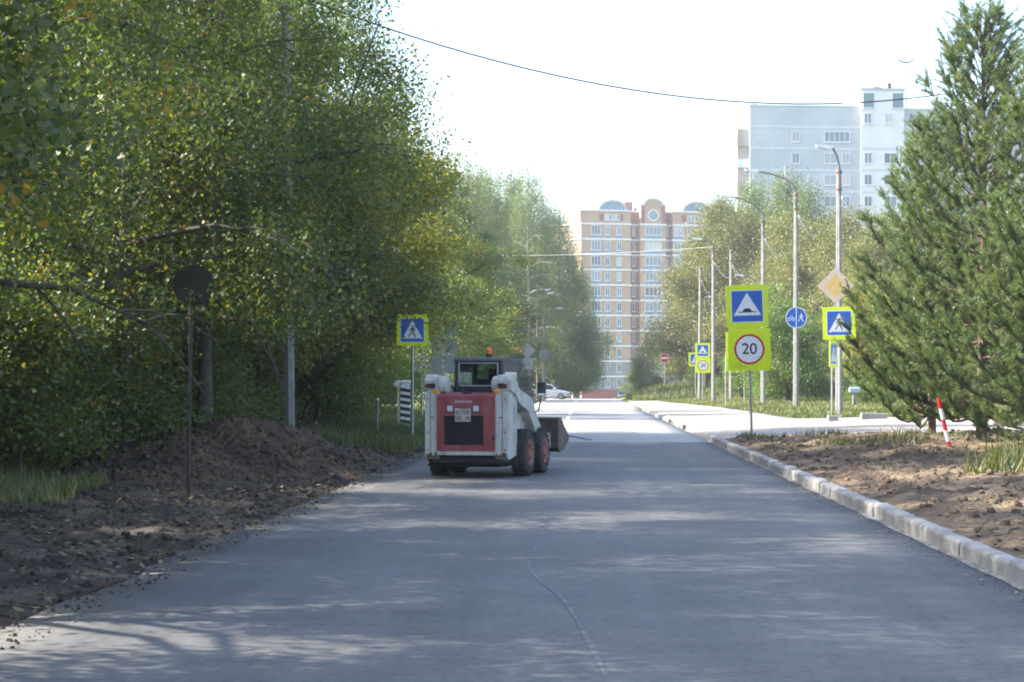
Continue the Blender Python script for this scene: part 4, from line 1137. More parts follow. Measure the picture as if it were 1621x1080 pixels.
# wing turned to the sun at the left
WG = thing('apartment_wing', 'sunlit angled wing of yellow brick seen through the birch leaves', 'building', (at(934, D0) - 1.9, D0 - .5, 0), R(12 - 64))
MB().box(-9.5, .3, .0, 6, 3.0, 33.2).build('wall', M['brick_y'], WG); MB().box(-9.5, .3, .02, 6, Z0 - 1, 3.0).build('lower_wall', M['stone'], WG)
for k, z in enumerate(ZB):
    MB().box(-9.6, .35, -.22, .3, z - .17, z + .17).build('ledge', M['band'], WG)
    for u in (-8.2, -5.6, -2.9): put_window(WG, W09, u, -.004 if k < 10 else .016, z - 2.2)
# ------------------------------------------------------------------ panel slab block
M['panelblue'] = mat('pale_blue_panel', (.46, .50, .53), .85, .09, .25, .1, 2, dirt=(.36, .40, .42), dirt_amt=.5, dscale=.4)
M['panelwhite'] = mat('white_panel', (.70, .71, .71), .8, .06, .3)
M['seam'] = mat('panel_seam', (.56, .60, .62), .85, .06, .5)
M['brownpanel'] = mat('beige_balcony', (.38, .33, .29), .8, .1, .5)
M['greenglass'] = mat('green_glazing', (.09, .17, .18), .15, .3, .4, spec=.8)
D1 = 247.0
PB = thing('panel_block', 'tall pale blue grey panel apartment block above the right-hand trees', 'building', (at(1187, D1), D1, 0), R(3))
ZR = zt(168, D1)
MB().box(0, 14.5, 0, 13, -1.5, ZR).build('wall', M['panelblue'], PB)
MB().box(20.2, 44, -.02, 13, -1.5, ZR - .3).build('wall', M['panelblue'], PB)
MB().box(14.5, 20.2, -.6, 13.2, -1.5, zt(142, D1)).build('stair_tower', M['panelwhite'], PB)
MB().box(-.1, 14.4, -.08, 13.05, ZR, ZR + .18).build('parapet', M['seam'], PB); MB().box(14.4, 20.3, -.75, 13.3, zt(142, D1), zt(142, D1) + .22).build('parapet', M['roofgrey'], PB); MB().box(20.3, 44.1, -.1, 13.05, ZR - .3, ZR - .12).build('parapet', M['seam'], PB)
PW1 = window_mesh(1.05, 1.4, 2, 0, .1, .08); PW3 = window_mesh(3.4, 1.4, 5, 0, .1, .09); PW2 = window_mesh(1.7, 1.4, 2, 0, .1, .08)
for k in range(12):
    zc = zt(216, D1) - 2.82 * k
    MB().box(0.002, 14.498, -.04, .02, zc + 1.15, zc + 1.42).build('panel_joint', M['seam'], PB)
    put_window(PB, PW1, 5.5, -.004, zc - .7)
    put_window(PB, PW3 if k == 0 else PW2, 9.75, -.004, zc - .7)
    if k: put_window(PB, PW1, 12.1, -.004, zc - .7)
    MB().box(20.3, 43.9, -.06, .0, zc + 1.15, zc + 1.42).build('panel_joint', M['seam'], PB)
    for u in (21.6, 25.2, 29.4, 33.0, 37.2, 40.8): put_window(PB, PW2, u, -.024, zc - .7)
    if k: MB().box(14.6, 20.1, -.66, -.602, zc + 1.15, zc + 1.42).build('panel_joint', M['seam'], PB)
    MB().box(-1.6, -.02, .6, 3.2, zc - 1.2, zc - .1).build('balcony', M['brownpanel'] if k % 2 == 0 else M['panelwhite'], PB)
MB().box(-1.5, -.03, .8, 3.0, -1.5, zt(216, D1) - .1).build('balcony_shaft', M['brownpanel'], PB); MB().box(-1.55, -.02, .7, 3.1, zt(216, D1) - .1, zt(203, D1)).build('balcony_head', M['brownpanel'], PB)
for v in MB().v: pass
sw = window_mesh(1.5, 2.0, 1, 0, .1, .05); big = (window_mesh(1.5, 2.0, 1, 0, .1, .06)[0], MB().box(.03, 1.47, -.04, .03, .03, 1.97).mesh('pane', M['greenglass']))
for u, py in ((14.75, 171), (18.6, 171)): put_window(PB, big, u, -.604, zt(py, D1))
for j, u in enumerate((14.85, 17.6)): put_window(PB, (PW1[0], PW1[1]), u, -.604, zt(196, D1))
for k in range(1, 11): put_window(PB, PW1, 14.9, -.604, zt(216, D1) - 2.82 * k - .7); put_window(PB, PW2, 17.5, -.604, zt(216, D1) - 2.82 * k - .7)
lump = MB(); lump.lathe([(1.2, 0), (1.0, .35), (.5, .5), (.05, .55)], 10, 'z', (17, 2, zt(142, D1) + .22)); lump.lathe([(.5, 0), (.4, .3), (.05, .4)], 8, 'z', (15.2, 2, zt(142, D1) + .22)); lump.build('roof_vent', M['darkmetal'], PB); MB().lathe([(.25, 0), (.25, .9), (.32, 1.0), (.05, 1.1)], 8, 'z', (18.8, 2, zt(142, D1) + .22)).build('vent_pipe', M['darkmetal'], PB)
MB().lathe([(.7, 0), (.5, .2), (.05, .3)], 10, 'z', (.8, 1.2, ZR + .17)).build('roof_vent', M['darkmetal'], PB)
MB().box(-.35, .45, -.06, .5, ZR - .5, ZR + .1) if False else None
am = MB(); hx = 20.8; am.tube([(hx, 1, ZR - .5), (hx, 1, zt(95, D1))], .06, 6); zz = zt(95, D1)
am.tube([(hx - 1.0, 1, zz + .35), (hx - .45, 1, zz + .05), (hx, 1, zz), (hx + .45, 1, zz + .05), (hx + 1.0, 1, zz + .4)], .10, 6); am.build('roof_aerial', M['darkmetal'], PB)

# ------------------------------------------------------------------ low brick wall, grey fence, kiosk far down the street
D2 = 330.0
lw = thing('brick_wall', 'long low red brick wall at the foot of the apartment block', 'wall', (at(921, D2), D2, float(base_z(D2)) - .1), R(3))
MB().box(0, 7.4, 0, .3, 0, 1.75).build('wall_body', M['brick_r'], lw); MB().box(-.05, 7.45, -.05, .35, 1.75, 1.85).build('coping', M['concrete'], lw)
D2 = 215.0
fn = thing('metal_fence', 'grey sheet metal fence beyond the silver car', 'fence', (at(840, D2), D2, gz1(at(870, D2), D2)), R(6))
for k in range(7):
    MB().bbox(k * .92, k * .92 + .10, -.05, .05, -.2, 2.3, .01).build('post', M['greypaint'], fn)
    if k < 6:
        pb = MB()
        for j in range(8): pb.prism([(k * .92 + .10 + j * .1025, .01), (k * .92 + .13 + j * .1025, -.02), (k * .92 + .17 + j * .1025, -.02), (k * .92 + .2025 + j * .1025, .01), (k * .92 + .2025 + j * .1025, .02), (k * .92 + .10 + j * .1025, .02)], .1, 2.1, 'z')
        pb.build('panel', mat('fence_sheet', (.26, .30, .33), .6, .12, 2), fn)
kd = thing('kiosk', 'small grey kiosk with dark windows behind the metal fence', 'kiosk', (at(884, 232), 232, gz1(at(884, 232), 232)), R(8))
MB().bbox(-1.3, 2.6, 0, 2.2, 0, 2.75, .02).build('wall', mat('kiosk_grey', (.38, .40, .41), .7, .1, 1), kd); MB().box(-1.5, 2.8, -.3, 2.4, 2.75, 2.95).build('roof', M['roofgrey'], kd)
for u in (-1.0, .2, 1.4): put_window(kd, PW1, u, -.004, 1.1)
# ------------------------------------------------------------------ trees
def tubes_mesh(name, paths, material, n=6):
    """paths: list of (points (k,3), radii (k,))"""
    V = []; F = []; o = 0
    ang = np.linspace(0, 2 * np.pi, n, endpoint=False)
    for P, rad in paths:
        P = np.asarray(P, float); k = len(P)
        d = np.gradient(P, axis=0); d /= np.linalg.norm(d, axis=1, keepdims=True) + 1e-9
        ref = np.array([1., .3, .1]) if abs(d[0, 2]) > .7 else np.array([0, 0, 1.])
        u = np.cross(d, ref); u /= np.linalg.norm(u, axis=1, keepdims=True) + 1e-9
        w = np.cross(d, u)
        ring = P[:, None] + (u[:, None] * np.cos(ang)[None, :, None] + w[:, None] * np.sin(ang)[None, :, None]) * np.asarray(rad)[:, None, None]
        V.append(ring.reshape(-1, 3))
        i = np.arange(k * n).reshape(k, n) + o
        F.append(np.stack([i[:-1], np.roll(i, -1, 1)[:-1], np.roll(i, -1, 1)[1:], i[1:]], -1).reshape(-1, 4)); o += k * n
    return np_mesh(name, np.concatenate(V), np.concatenate(F), material, True)

def leaves_mesh(name, C, rg, size, material, tint, droop=.3, aspect=.62):
    """one four-sided leaf at each centre C"""
    n = len(C)
    nrm = rg.normal(size=(n, 3)); nrm[:, 2] = np.abs(nrm[:, 2]) * .9 + .15
    nrm /= np.linalg.norm(nrm, axis=1, keepdims=True)
    a = rg.normal(size=(n, 3)); a[:, 2] -= droop * 2
    a -= nrm * (a * nrm).sum(1, keepdims=True); a /= np.linalg.norm(a, axis=1, keepdims=True) + 1e-9
    b = np.cross(nrm, a)
    s = size * rg.uniform(.6, 1.25, n)[:, None]
    w = s * aspect * .5
    v = np.stack([C - a * s * .5, C + b * w - a * s * .08 - nrm * s * .08, C + a * s * .5, C - b * w - a * s * .08 - nrm * s * .08], 1).reshape(-1, 3)
    f = np.arange(4 * n).reshape(n, 4)
    return np_mesh(name, v, f, material, False, tint)

def grow(seed, H, Rc, zb, n_limb, clumps, per, size, lmat, bmat, lean=(0, 0), droop=0.0, spread=.34, rise=.55, tr=.16, stems=1, top=.45, sub=4, bend=0.0, zmin=.15):
    """tapered trunk(s), limbs, sub-limbs; leaves in clumps round the outer branches"""
    rg = np.random.default_rng(seed)
    paths = []; tips = []
    for s in range(stems):
        ln = np.array(lean, float) + (rg.normal(size=2) * .16 if stems > 1 else 0)
        k = 9; t = np.linspace(0, 1, k)
        wv = np.cumsum(rg.normal(size=(k, 2)) * .018 * H / 9, 0); wv[0] = 0
        hh = H * (1 if s == 0 else rg.uniform(.75, .95))
        base = rg.normal(size=2) * (.25 if stems > 1 else 0)
        T = np.stack([base[0] + ln[0] * hh * (t ** (1 - bend * .4)) + wv[:, 0], base[1] + ln[1] * hh * t + wv[:, 1], hh * .97 * t - .15 * (t == 0)], 1)
        rr = tr * (1 - .88 * t ** .8) * (1 + .5 * np.exp(-t * 14)); paths.append((T, rr))
        nl = max(5, n_limb // stems)
        for i in range(nl):
            f = (i + rg.random() * .8) / nl
            h = zb / H * .85 + (1 - zb / H * .85) * f * .97
            p0 = np.array([np.interp(h, t, T[:, c]) for c in range(3)])
            env = Rc * (np.sin(np.pi * np.clip((f * .93 + .07), 0, 1) ** top)) ** .8
            env = max(env, .12 * Rc) * rg.uniform(.6, 1.12)
            az = 2.399 * i + rg.normal() * .5 + s
            up = rise * (0.35 + .9 * f)
            m = 6; q = np.linspace(0, 1, m)
            dirx, diry = math.cos(az), math.sin(az)
            L_ = np.stack([p0[0] + dirx * env * q, p0[1] + diry * env * q, p0[2] + env * up * q - droop * env * q ** 2.2], 1) + np.cumsum(rg.normal(size=(m, 3)) * .035 * env, 0) * (q[:, None] > 0)
            r0 = max(.014, np.interp(h, t, rr) * .55); paths.append((L_, r0 * (1 - .85 * q) + .004))
            tips.append((L_, env))
            for j in range(sub):
                qq = rg.uniform(.3, .92); s0 = np.array([np.interp(qq, q, L_[:, c]) for c in range(3)])
                d = np.array([dirx, diry, .3]) + rg.normal(size=3) * .75; d /= np.linalg.norm(d)
                l2 = env * rg.uniform(.25, .5)
                m2 = 4; q2 = np.linspace(0, 1, m2)
                S_ = s0 + d * l2 * q2[:, None]; S_[:, 2] -= droop * l2 * 1.2 * q2 ** 2
                paths.append((S_, (.012 + .15 * r0) * (1 - .8 * q2) + .003)); tips.append((S_, l2))
    # clump centres along the outer parts
    wts = np.array([e for _, e in tips]); wts = wts / wts.sum()
    pick = rg.choice(len(tips), clumps, p=wts)
    C = np.empty((clumps, 3))
    for i, p in enumerate(pick):
        L_, e = tips[p]; q = rg.uniform(.35, 1.04); x = np.linspace(0, 1, len(L_))
        C[i] = [np.interp(q, x, L_[:, c]) for c in range(3)]
    C += rg.normal(size=C.shape) * spread * .8
    cs = rg.uniform(.6, 1.3, clumps) * spread
    n = clumps * per; ci = np.repeat(np.arange(clumps), per)
    off = rg.normal(size=(n, 3)) * cs[ci][:, None] * np.array([1, 1, .65])
    if droop > .25:                                            # hanging strands
        strand = rg.integers(0, 6, n) + ci * 6
        sp = rg.normal(size=(clumps * 6, 2)) * spread
        hang = rg.random(n) ** 1.2 * (1.0 + 2.0 * droop) * cs[ci] * 2.2
        off = np.concatenate([sp[strand] + rg.normal(size=(n, 2)) * .06, -hang[:, None] + rg.normal(size=(n, 1)) * .05 + .3 * spread], 1)
    P = C[ci] + off
    keep = P[:, 2] > zmin + .5 * rg.random(n); P = P[keep]; ci = ci[keep]
    tint = np.clip(.5 + .2 * rg.normal(size=clumps)[ci] + .09 * rg.normal(size=len(P)), 0, 1)
    return tubes_mesh('trunk', paths, bmat), leaves_mesh('crown', P, rg, size, lmat, tint, droop)

LM = {}
LM['green'] = leaf_mat('leaf_green', [(.0, (.046, .073, .020)), (.45, (.095, .135, .029)), (.8, (.16, .19, .042)), (.97, (.26, .22, .04)), (1.0, (.38, .22, .03))], .5)
LM['deep'] = leaf_mat('leaf_deep_green', [(.0, (.028, .056, .020)), (.5, (.058, .102, .028)), (.95, (.105, .15, .036)), (1.0, (.24, .2, .04))], .47)
LM['yellow'] = leaf_mat('leaf_yellowing', [(.0, (.09, .115, .025)), (.4, (.18, .19, .04)), (.75, (.28, .255, .06)), (1.0, (.34, .25, .07))], .5)
LM['birch'] = leaf_mat('leaf_birch', [(.0, (.052, .085, .024)), (.5, (.10, .148, .036)), (.9, (.17, .20, .05)), (1.0, (.30, .24, .05))], .5)
LM['olive'] = leaf_mat('leaf_olive', [(.0, (.06, .075, .026)), (.5, (.125, .132, .04)), (.85, (.20, .18, .055)), (1.0, (.28, .19, .05))], .42)
LM['bright'] = leaf_mat('leaf_bright', [(.0, (.055, .10, .020)), (.5, (.11, .175, .03)), (1.0, (.19, .25, .05))], .5)
LM['needle'] = leaf_mat('pine_needles', [(.0, (.06, .095, .05)), (.5, (.13, .185, .08)), (1.0, (.24, .28, .11))], .5, .4)

TV = {}
TV['wide'] = grow(11, 13.0, 4.4, 1.6, 30, 1200, 66, .105, LM['green'], M['bark'], lean=(.05, 0), spread=.27, rise=.5, tr=.17)
TV['tall'] = grow(12, 15.0, 3.8, 2.2, 34, 1200, 64, .10, LM['deep'], M['bark'], spread=.27, rise=.6, droop=.15, tr=.2)
TV['leaning'] = grow(13, 9.6, 3.2, 2.6, 30, 1500, 60, .10, LM['green'], M['bark'], lean=(.22, -.04), spread=.38, rise=.45, stems=3, tr=.13, bend=.6)
TV['hanging'] = grow(14, 17.5, 3.6, 3.0, 40, 1700, 58, .085, LM['birch'], M['birchbark'], spread=.34, rise=.75, droop=.55, tr=.17)
TV['yellow'] = grow(15, 8.4, 2.7, 2.3, 28, 1500, 55, .095, LM['yellow'], M['bark'], spread=.32, rise=.7, stems=3, tr=.08)
TV['olive'] = grow(16, 13.5, 4.6, 1.5, 34, 1700, 46, .15, LM['olive'], M['bark'], spread=.5, rise=.5, tr=.2)
TV['slim'] = grow(17, 15.0, 2.9, 2.4, 34, 1500, 46, .12, LM['birch'], M['birchbark'], spread=.4, rise=.8, droop=.35, tr=.15)
TV['weeping'] = grow(21, 14.0, 4.0, 3.2, 36, 1200, 66, .09, LM['green'], M['bark'], spread=.29, rise=.7, droop=.40, tr=.15, zmin=2.3)
TV['bush'] = grow(18, 3.4, 1.9, .1, 22, 700, 48, .085, LM['green'], M['bark'], spread=.26, rise=.8, stems=4, tr=.035)
TV['shrub'] = grow(19, 6.4, 2.6, .2, 26, 1100, 50, .11, LM['bright'], M['bark'], spread=.36, rise=.6, stems=3, tr=.07)
TV['fir'] = grow(20, 9.0, 2.4, .3, 40, 1100, 46, .11, LM['deep'], M['bark'], spread=.3, rise=-.1, droop=.2, tr=.14, top=.28)

def tree(v, X, Y, s, rz, label, group, name='leafy_tree', cat='tree', z=None, sx=1.0):
    t = thing(name, label, cat, (X, Y, gz1(X, Y) - .05 if z is None else z), rz, group)
    t.scale = (s * sx, s * sx, s)
    obj('trunk', TV[v][0], t); obj('crown', TV[v][1], t)
    return t
LG = 'trees in the dense wood along the left shoulder'
# first row of the wood on the left, then rows behind it
row = [('tall', -9.6, 9.0, 1.0), ('wide', -8.4, 12.5, .9), ('weeping', -8.8, 16.0, .95), ('wide', -10.6, 20.5, 1.05), ('weeping', -8.6, 25.0, 1.0), ('weeping', -7.6, 31.5, .98), ('wide', -11.6, 36.5, .95),
       ('weeping', -6.9, 34.3, .95), ('weeping', -8.9, 37.5, 1.0), ('tall', -11.2, 41.0, 1.05), ('leaning', -10.0, 45.5, 1.0), ('leaning', -11.2, 51.5, 1.0), ('tall', -13.2, 45.0, 1.1), ('weeping', -10.0, 48.5, 1.08)]
lab = {'weeping': 'birch with drooping yellow green branches in the left wood, close to the shoulder', 'tall': 'tall dark green tree in the dense wood along the left shoulder', 'wide': 'broad green leafy tree in the dense wood along the left shoulder', 'leaning': 'leaning many-stemmed tree behind the soil heap'}
for i, (v_, X, Y, s) in enumerate(row):
    tree(v_, X, Y, s, 1.7 * i if v_ != 'leaning' else .25 * (i % 3) - .2, lab[v_], LG if v_ != 'leaning' else 'leaning trees behind the soil heap')
for i in range(15):
    Y = 10 + i * 4.3; X = -15.5 - (i * 37 % 10) * .32
    tree('tall' if i % 3 else 'wide', X, Y, (.70 if Y < 48 else .60) + .012 * (i * 7 % 10), 2.3 * i, lab['tall'] if i % 3 else lab['wide'], LG)
for i in range(12):
    Y = 24 + i * 5.2; X = -22 - (i * 53 % 10) * .4
    tree('wide' if i % 2 else 'tall', X, Y, 1.0 if Y < 50 else .75, 1.1 * i, lab['wide'] if i % 2 else lab['tall'], LG)
# yellowing trees and neighbours at the end of the wood
tree('yellow', -7.9, 45.5, 1.08, 3.5, 'yellowing small tree at the end of the left wood, nearest the road', None)
tree('yellow', -8.0, 52.5, 1.18, 5.1, 'taller yellow green tree leaning out beside the birch', None)
tree('weeping', -9.4, 55.0, 1.12, 2.1, 'tall drooping birch between the leaning trees and the yellowing trees', None, 'birch_tree')
tree('hanging', -7.7, 58.0, .98, 1.0, 'tall birch with hanging branches rising behind the yellowing trees', None, 'birch_tree')
tree('wide', at(688, 84), 84.0, .92, 2.2, 'dark bushy tree above the yellow framed crossing sign', None)
tree('wide', at(640, 92), 92.0, .95, 1.2, 'broad dark tree between the yellowing trees and the far birches', None)
tree('tall', at(722, 96), 96.0, .80, .7, 'dark round tree behind the grey sign backs', None)
# undergrowth
for i in range(34):
    Y = 12 + i * 1.65; X = -9.6 - (i * 61 % 10) * .35 - (1.2 if 28 < Y < 40 else 0) - (3.0 if 40 < Y < 53 else 0)
    tree('bush', X, Y, .75 + .07 * (i * 43 % 10), 1.9 * i, 'dark leafy bush in the undergrowth below the left wood', 'bushes under the left wood', 'leafy_bush', 'bush', sx=1.15)
for i in range(22):
    Y = 20 + i * 2.6; X = -14.0 - (i * 29 % 10) * .5
    tree('bush', X, Y, 1.15 + .06 * (i * 43 % 10), 1.9 * i, 'dark leafy bush in the undergrowth below the left wood', 'bushes under the left wood', 'leafy_bush', 'bush', sx=1.2)
for i, (X, Y, s) in enumerate([(-8.3, 60.5, 1.0), (-9.4, 62.0, 1.3), (-7.9, 66, 1.2), (-8.8, 70, 1.35)]):
    tree('bush', X, Y, s, i * 1.3, 'green bush crowding round the striped barrier and sign posts', 'bushes by the striped barrier', 'leafy_bush', 'bush')
for i, (X, Y, s) in enumerate([(-9.2, 28.6, 1.05), (-8.7, 31.2, .95), (-8.2, 34.2, .95), (-8.5, 36.4, 1.0), (-8.9, 39.0, 1.1), (-9.3, 42.5, 1.15), (-9.0, 46.2, 1.0), (-8.6, 53.5, 1.1), (-10.5, 47.5, 1.3), (-11.3, 42.0, 1.4), (-11.0, 35.0, 1.4)]):
    tree('bush', X, Y, s, i * 2.3, 'leafy bush growing against the trunks just behind the soil heap', 'bushes behind the soil heap', 'leafy_bush', 'bush', sx=1.1)
tree('shrub', -7.0, 55.4, .52, .8, 'leafy young tree just behind the crossing sign by the soil shoulder', None)
# the far birches on the left, darker conifers below
for i, (v_, px, D, s) in enumerate([('hanging', 738, 160, 1.22), ('hanging', 775, 172, 1.28), ('slim', 806, 203, 1.75), ('hanging', 838, 196, 1.47), ('slim', 758, 206, 1.8), ('hanging', 884, 206, 1.28), ('slim', 908, 214, 1.18), ('hanging', 862, 202, 1.30), ('slim', 706, 170, 1.5)]):
    tree(v_, at(px, D), D, s, 1.3 * i, 'tall far birch beyond the loader, before the apartment block' if px < 870 else 'far birch with a pale trunk overlapping the apartment block', 'far birches beyond the loader' if px < 870 else 'far birches overlapping the apartment block', 'birch_tree')
for i, (px, D, s) in enumerate([(742, 104, .98), (768, 112, .92), (800, 166, 1.1), (735, 150, 1.2), (822, 206, 1.2), (785, 168, 1.4)]):
    tree('fir', at(px, D), D, s, 1.1 * i, 'dark dense evergreen below the far birches', 'dark evergreens below the far birches', 'evergreen_tree')
for i, (px, D, s) in enumerate([(848, 200, 1.1), (812, 206, 1.3), (895, 208, 1.0)]):
    tree('bush', at(px, D), D, s, i, 'low roadside bush near the silver car', 'bushes near the silver car', 'leafy_bush', 'bush')
# right side behind the poles
for i, (v_, px, D, s, lb) in enumerate([('olive', 1122, 180, 1.10, 0), ('olive', 1142, 172, 1.30, 0), ('olive', 1185, 160, 1.12, 0), ('olive', 1240, 150, 1.10, 0), ('slim', 1150, 190, 1.42, 1), ('slim', 1190, 186, 1.50, 1), ('slim', 1240, 178, 1.45, 1), ('slim', 1282, 170, 1.32, 1), ('olive', 1290, 140, .98, 0), ('olive', 1345, 132, 1.0, 0), ('olive', 1400, 128, .95, 0), ('olive', 1460, 130, .95, 0), ('olive', 1530, 125, .9, 0), ('olive', 1600, 122, .95, 0), ('olive', 1112, 205, .85, 0)]):
    tree(v_, at(px, D), D, s, 1.7 * i, ('broad olive green tree in the row behind the street poles', 'tall pale green tree rising behind the olive trees')[lb], ('olive trees behind the street poles', 'pale tall trees behind the olive row')[lb])
tree('shrub', at(1262, 108), 108, 1.12, .5, 'bright green bushy tree behind the blue path sign', None, 'leafy_tree')
tree('shrub', at(1228, 116), 116, .80, 2.5, 'bright green bush left of the blue path sign', None, 'leafy_bush', 'bush')
for i, (px, D, s) in enumerate([(1180, 132, .6), (1215, 124, .5), (1300, 112, .62), (1120, 160, .5), (1395, 96, .55), (1450, 92, .6), (1540, 90, .65)]):
    tree('shrub', at(px, D), D, s, i * 1.9, 'low green bush at the back of the right-hand lawn', 'bushes at the back of the lawn', 'leafy_bush', 'bush')
tree('yellow', at(1420, 78), 78, .72, 1.2, 'yellow green young tree seen through the pine branches', None)
tree('slim', at(1028, 212), 212, .48, 1.2, 'small green tree in front of the apartment block by the no entry sign', None, sx=1.5)
tree('shrub', at(1014, 222), 222, .62, .2, 'round bush at the foot of the small green tree', None, 'leafy_bush', 'bush')
# trees out beyond the crossroads
for i, (px, D, s) in enumerate([(870, 300, 1.3), (820, 280, 1.3), (780, 260, 1.3), (1130, 300, 1.1), (1180, 290, 1.1)]):
    tree('olive', at(px, D), D, s, i * 2.1, 'far hazy tree beyond the crossroads', 'far trees beyond the crossroads')

# ------------------------------------------------------------------ pines
def pine(seed, H, Rb, shoots_per=14, gap=.0):
    rg = np.random.default_rng(seed); paths = []; shoots = []
    t = np.linspace(0, 1, 12); T = np.stack([.06 * np.sin(t * 5 + seed) * H * .05, .05 * np.cos(t * 4) * H * .05, H * t], 1); T[0, 2] = -.3
    paths.append((T, .13 * (1 - .9 * t) + .012))
    nw = int(H / .42)
    for w in range(nw):
        h = .85 + (H - 1.05) * (w / (nw - 1)); f = h / H
        n = rg.integers(6, 10)
        for k in range(n):
            az = 2 * math.pi * (k + rg.random() * .6) / n + w * .7
            L_ = Rb * (1 - f ** 1.7) * (1 - .35 * f) * rg.uniform(.55, 1.15) + .35
            q = np.linspace(0, 1, 7); up = .08 + 1.5 * f ** 1.6
            c = np.array([np.interp(f, t, T[:, j]) for j in range(3)]); c[2] = h
            P = np.stack([c[0] + math.cos(az) * L_ * q, c[1] + math.sin(az) * L_ * q, c[2] + L_ * (up * q - (.22 * (1 - f)) * np.sin(q * 3.0) + .35 * q ** 2.5)], 1) + np.cumsum(rg.normal(size=(7, 3)) * .02 * L_, 0) * (q > 0)[:, None]
            paths.append((P, (.012 + .028 * (1 - f)) * (1 - .8 * q) + .004))
            ns = max(3, int(shoots_per * L_ * 1.35))
            for j in range(ns):
                qq = 1.0 if j == 0 else rg.uniform(.22, 1) ** .75
                s0 = np.array([np.interp(qq, q, P[:, m]) for m in range(3)])
                d = np.array([math.cos(az), math.sin(az), .2]) * .7 + rg.normal(size=3) * .55; d[2] = abs(d[2]) * .7 + .55
                d /= np.linalg.norm(d); sl = rg.uniform(.20, .42) * (1.25 if j == 0 else 1)
                e = s0 + d * sl; paths.append((np.stack([s0, e]), np.array([.008, .004]))) if j % 3 == 0 else None
                shoots.append((s0, d, sl))
    for k in range(5):
        s0 = np.array([T[-1, 0], T[-1, 1], H - .2]) ; d = np.array([rg.normal() * .22, rg.normal() * .22, 1.]); d /= np.linalg.norm(d); shoots.append((s0, d, .6 if k == 0 else .4))
    S0 = np.array([s[0] for s in shoots]); DD = np.array([s[1] for s in shoots]); SL = np.array([s[2] for s in shoots])
    per = 64; n = len(shoots) * per; si = np.repeat(np.arange(len(shoots)), per)
    u = rg.random(n); base = S0[si] + DD[si] * (SL[si] * u)[:, None]
    nd = rg.normal(size=(n, 3)); nd -= DD[si] * (nd * DD[si]).sum(1, keepdims=True); nd /= np.linalg.norm(nd, axis=1, keepdims=True) + 1e-9
    nd = nd * .72 + DD[si] * rg.uniform(.5, 1.1, n)[:, None]; nd /= np.linalg.norm(nd, axis=1, keepdims=True)
    ln = rg.uniform(.07, .14, n)[:, None]
    sd = np.cross(nd, rg.normal(size=(n, 3))); sd /= np.linalg.norm(sd, axis=1, keepdims=True) + 1e-9
    v = np.stack([base - sd * .0066, base + sd * .0066, base + nd * ln], 1).reshape(-1, 3)
    tint = np.clip(.45 + .2 * rg.normal(size=len(shoots))[si] + .12 * rg.normal(size=n) + .2 * (u - .5), 0, 1)
    return tubes_mesh('trunk', paths, M['pinebark'], 5), np_mesh('needles', v, np.arange(3 * n).reshape(n, 3), LM['needle'], False, tint)
TV['pine'] = pine(5, 9.6, 2.8)
def pine_tree(v, X, Y, s, rz, label):
    t = thing('pine_tree', label, 'pine', (X, Y, gz1(X, Y) - .02), rz); t.scale = (s, s, s)
    obj('trunk', TV[v][0], t); obj('crown', TV[v][1], t)
pine_tree('pine', at(1555, 40), 40.0, .91, .4, 'tall young pine with a pointed top beside the driveway')
pine_tree('pine', at(1690, 36), 36, .86, 2.0, 'second pine cut by the frame edge on the verge')
pine_tree('pine', at(1474, 46.8), 46.8, .77, 3.3, 'shorter pine in front of the crossing sign by the driveway')

# ------------------------------------------------------------------ grass
M['grass'] = leaf_mat('grass_blade', [(.0, (.045, .065, .018)), (.5, (.10, .125, .032)), (.85, (.19, .18, .06)), (1.0, (.30, .25, .12))], .4)
def grass(name, n, xr, yr, zf, h, label, mask=None, seed=1, clump=.0, width=.012):
    rg = np.random.default_rng(seed)
    X = rg.uniform(*xr, n); Y = rg.uniform(*yr, n)
    k = NZ(X, Y, .35, 3) > -.35 + clump
    if mask is not None: k &= mask(X, Y)
    X, Y = X[k], Y[k]; n = len(X)
    Z = zf(X, Y) - .01
    hh = h * rg.uniform(.4, 1.3, n) * (1 + .6 * NZ(X, Y, .5, 2))
    a = rg.uniform(0, 6.28, n); ln = rg.uniform(.1, .75, n) * hh; la = rg.uniform(0, 6.28, n)
    B = np.stack([X, Y, Z], 1); w = width * rg.uniform(.6, 1.6, n)
    sd = np.stack([np.cos(a) * w, np.sin(a) * w, 0 * a], 1)
    top = B + np.stack([np.cos(la) * ln, np.sin(la) * ln, hh], 1)
    v = np.stack([B - sd, B + sd, top], 1).reshape(-1, 3)
    o = obj(name, np_mesh(name, v, np.arange(3 * n).reshape(n, 3), M['grass'], False, np.clip(.5 + .22 * rg.normal(size=n) + .5 * NZ(X, Y, .25, 2), 0, 1)))
    return tag(o, label, 'grass', kind='stuff')
pe = lambda X, Y: X > pave_edge(Y) - .1
grass('lawn_grass', 90000, (5.8, 26), (62.6, 150), gz, .13, 'short mown grass on the lawn behind the driveway', pe, 2, width=.03)
grass('bank_grass', 14000, (3.9, 12), (150, 182), gz, .5, 'tall green grass on the bank below the no entry sign', None, 3, -.3, .05)
grass('left_grass', 42000, (-10.5, -4.1), (44, 78), gz, .30, 'tall dry green grass round the left sign posts', None, 4, .0, .018)
grass('verge_weeds', 9000, (3.9, 13), (38, 49.2), verge_z, .16, 'sparse weeds at the back of the dug verge', lambda X, Y: (NZ(X, Y, .5, 3) > .12) | ((np.hypot(X - 4.3, Y - 47.6) < .75)), 5, .0, .012)
grass('verge_tufts', 12000, (4.6, 13), (14, 42), verge_z, .12, 'withered grass tufts left on the dug verge', lambda X, Y: NZ(X + 7, Y, .6, 3) > .28, 6, -.3, .01)
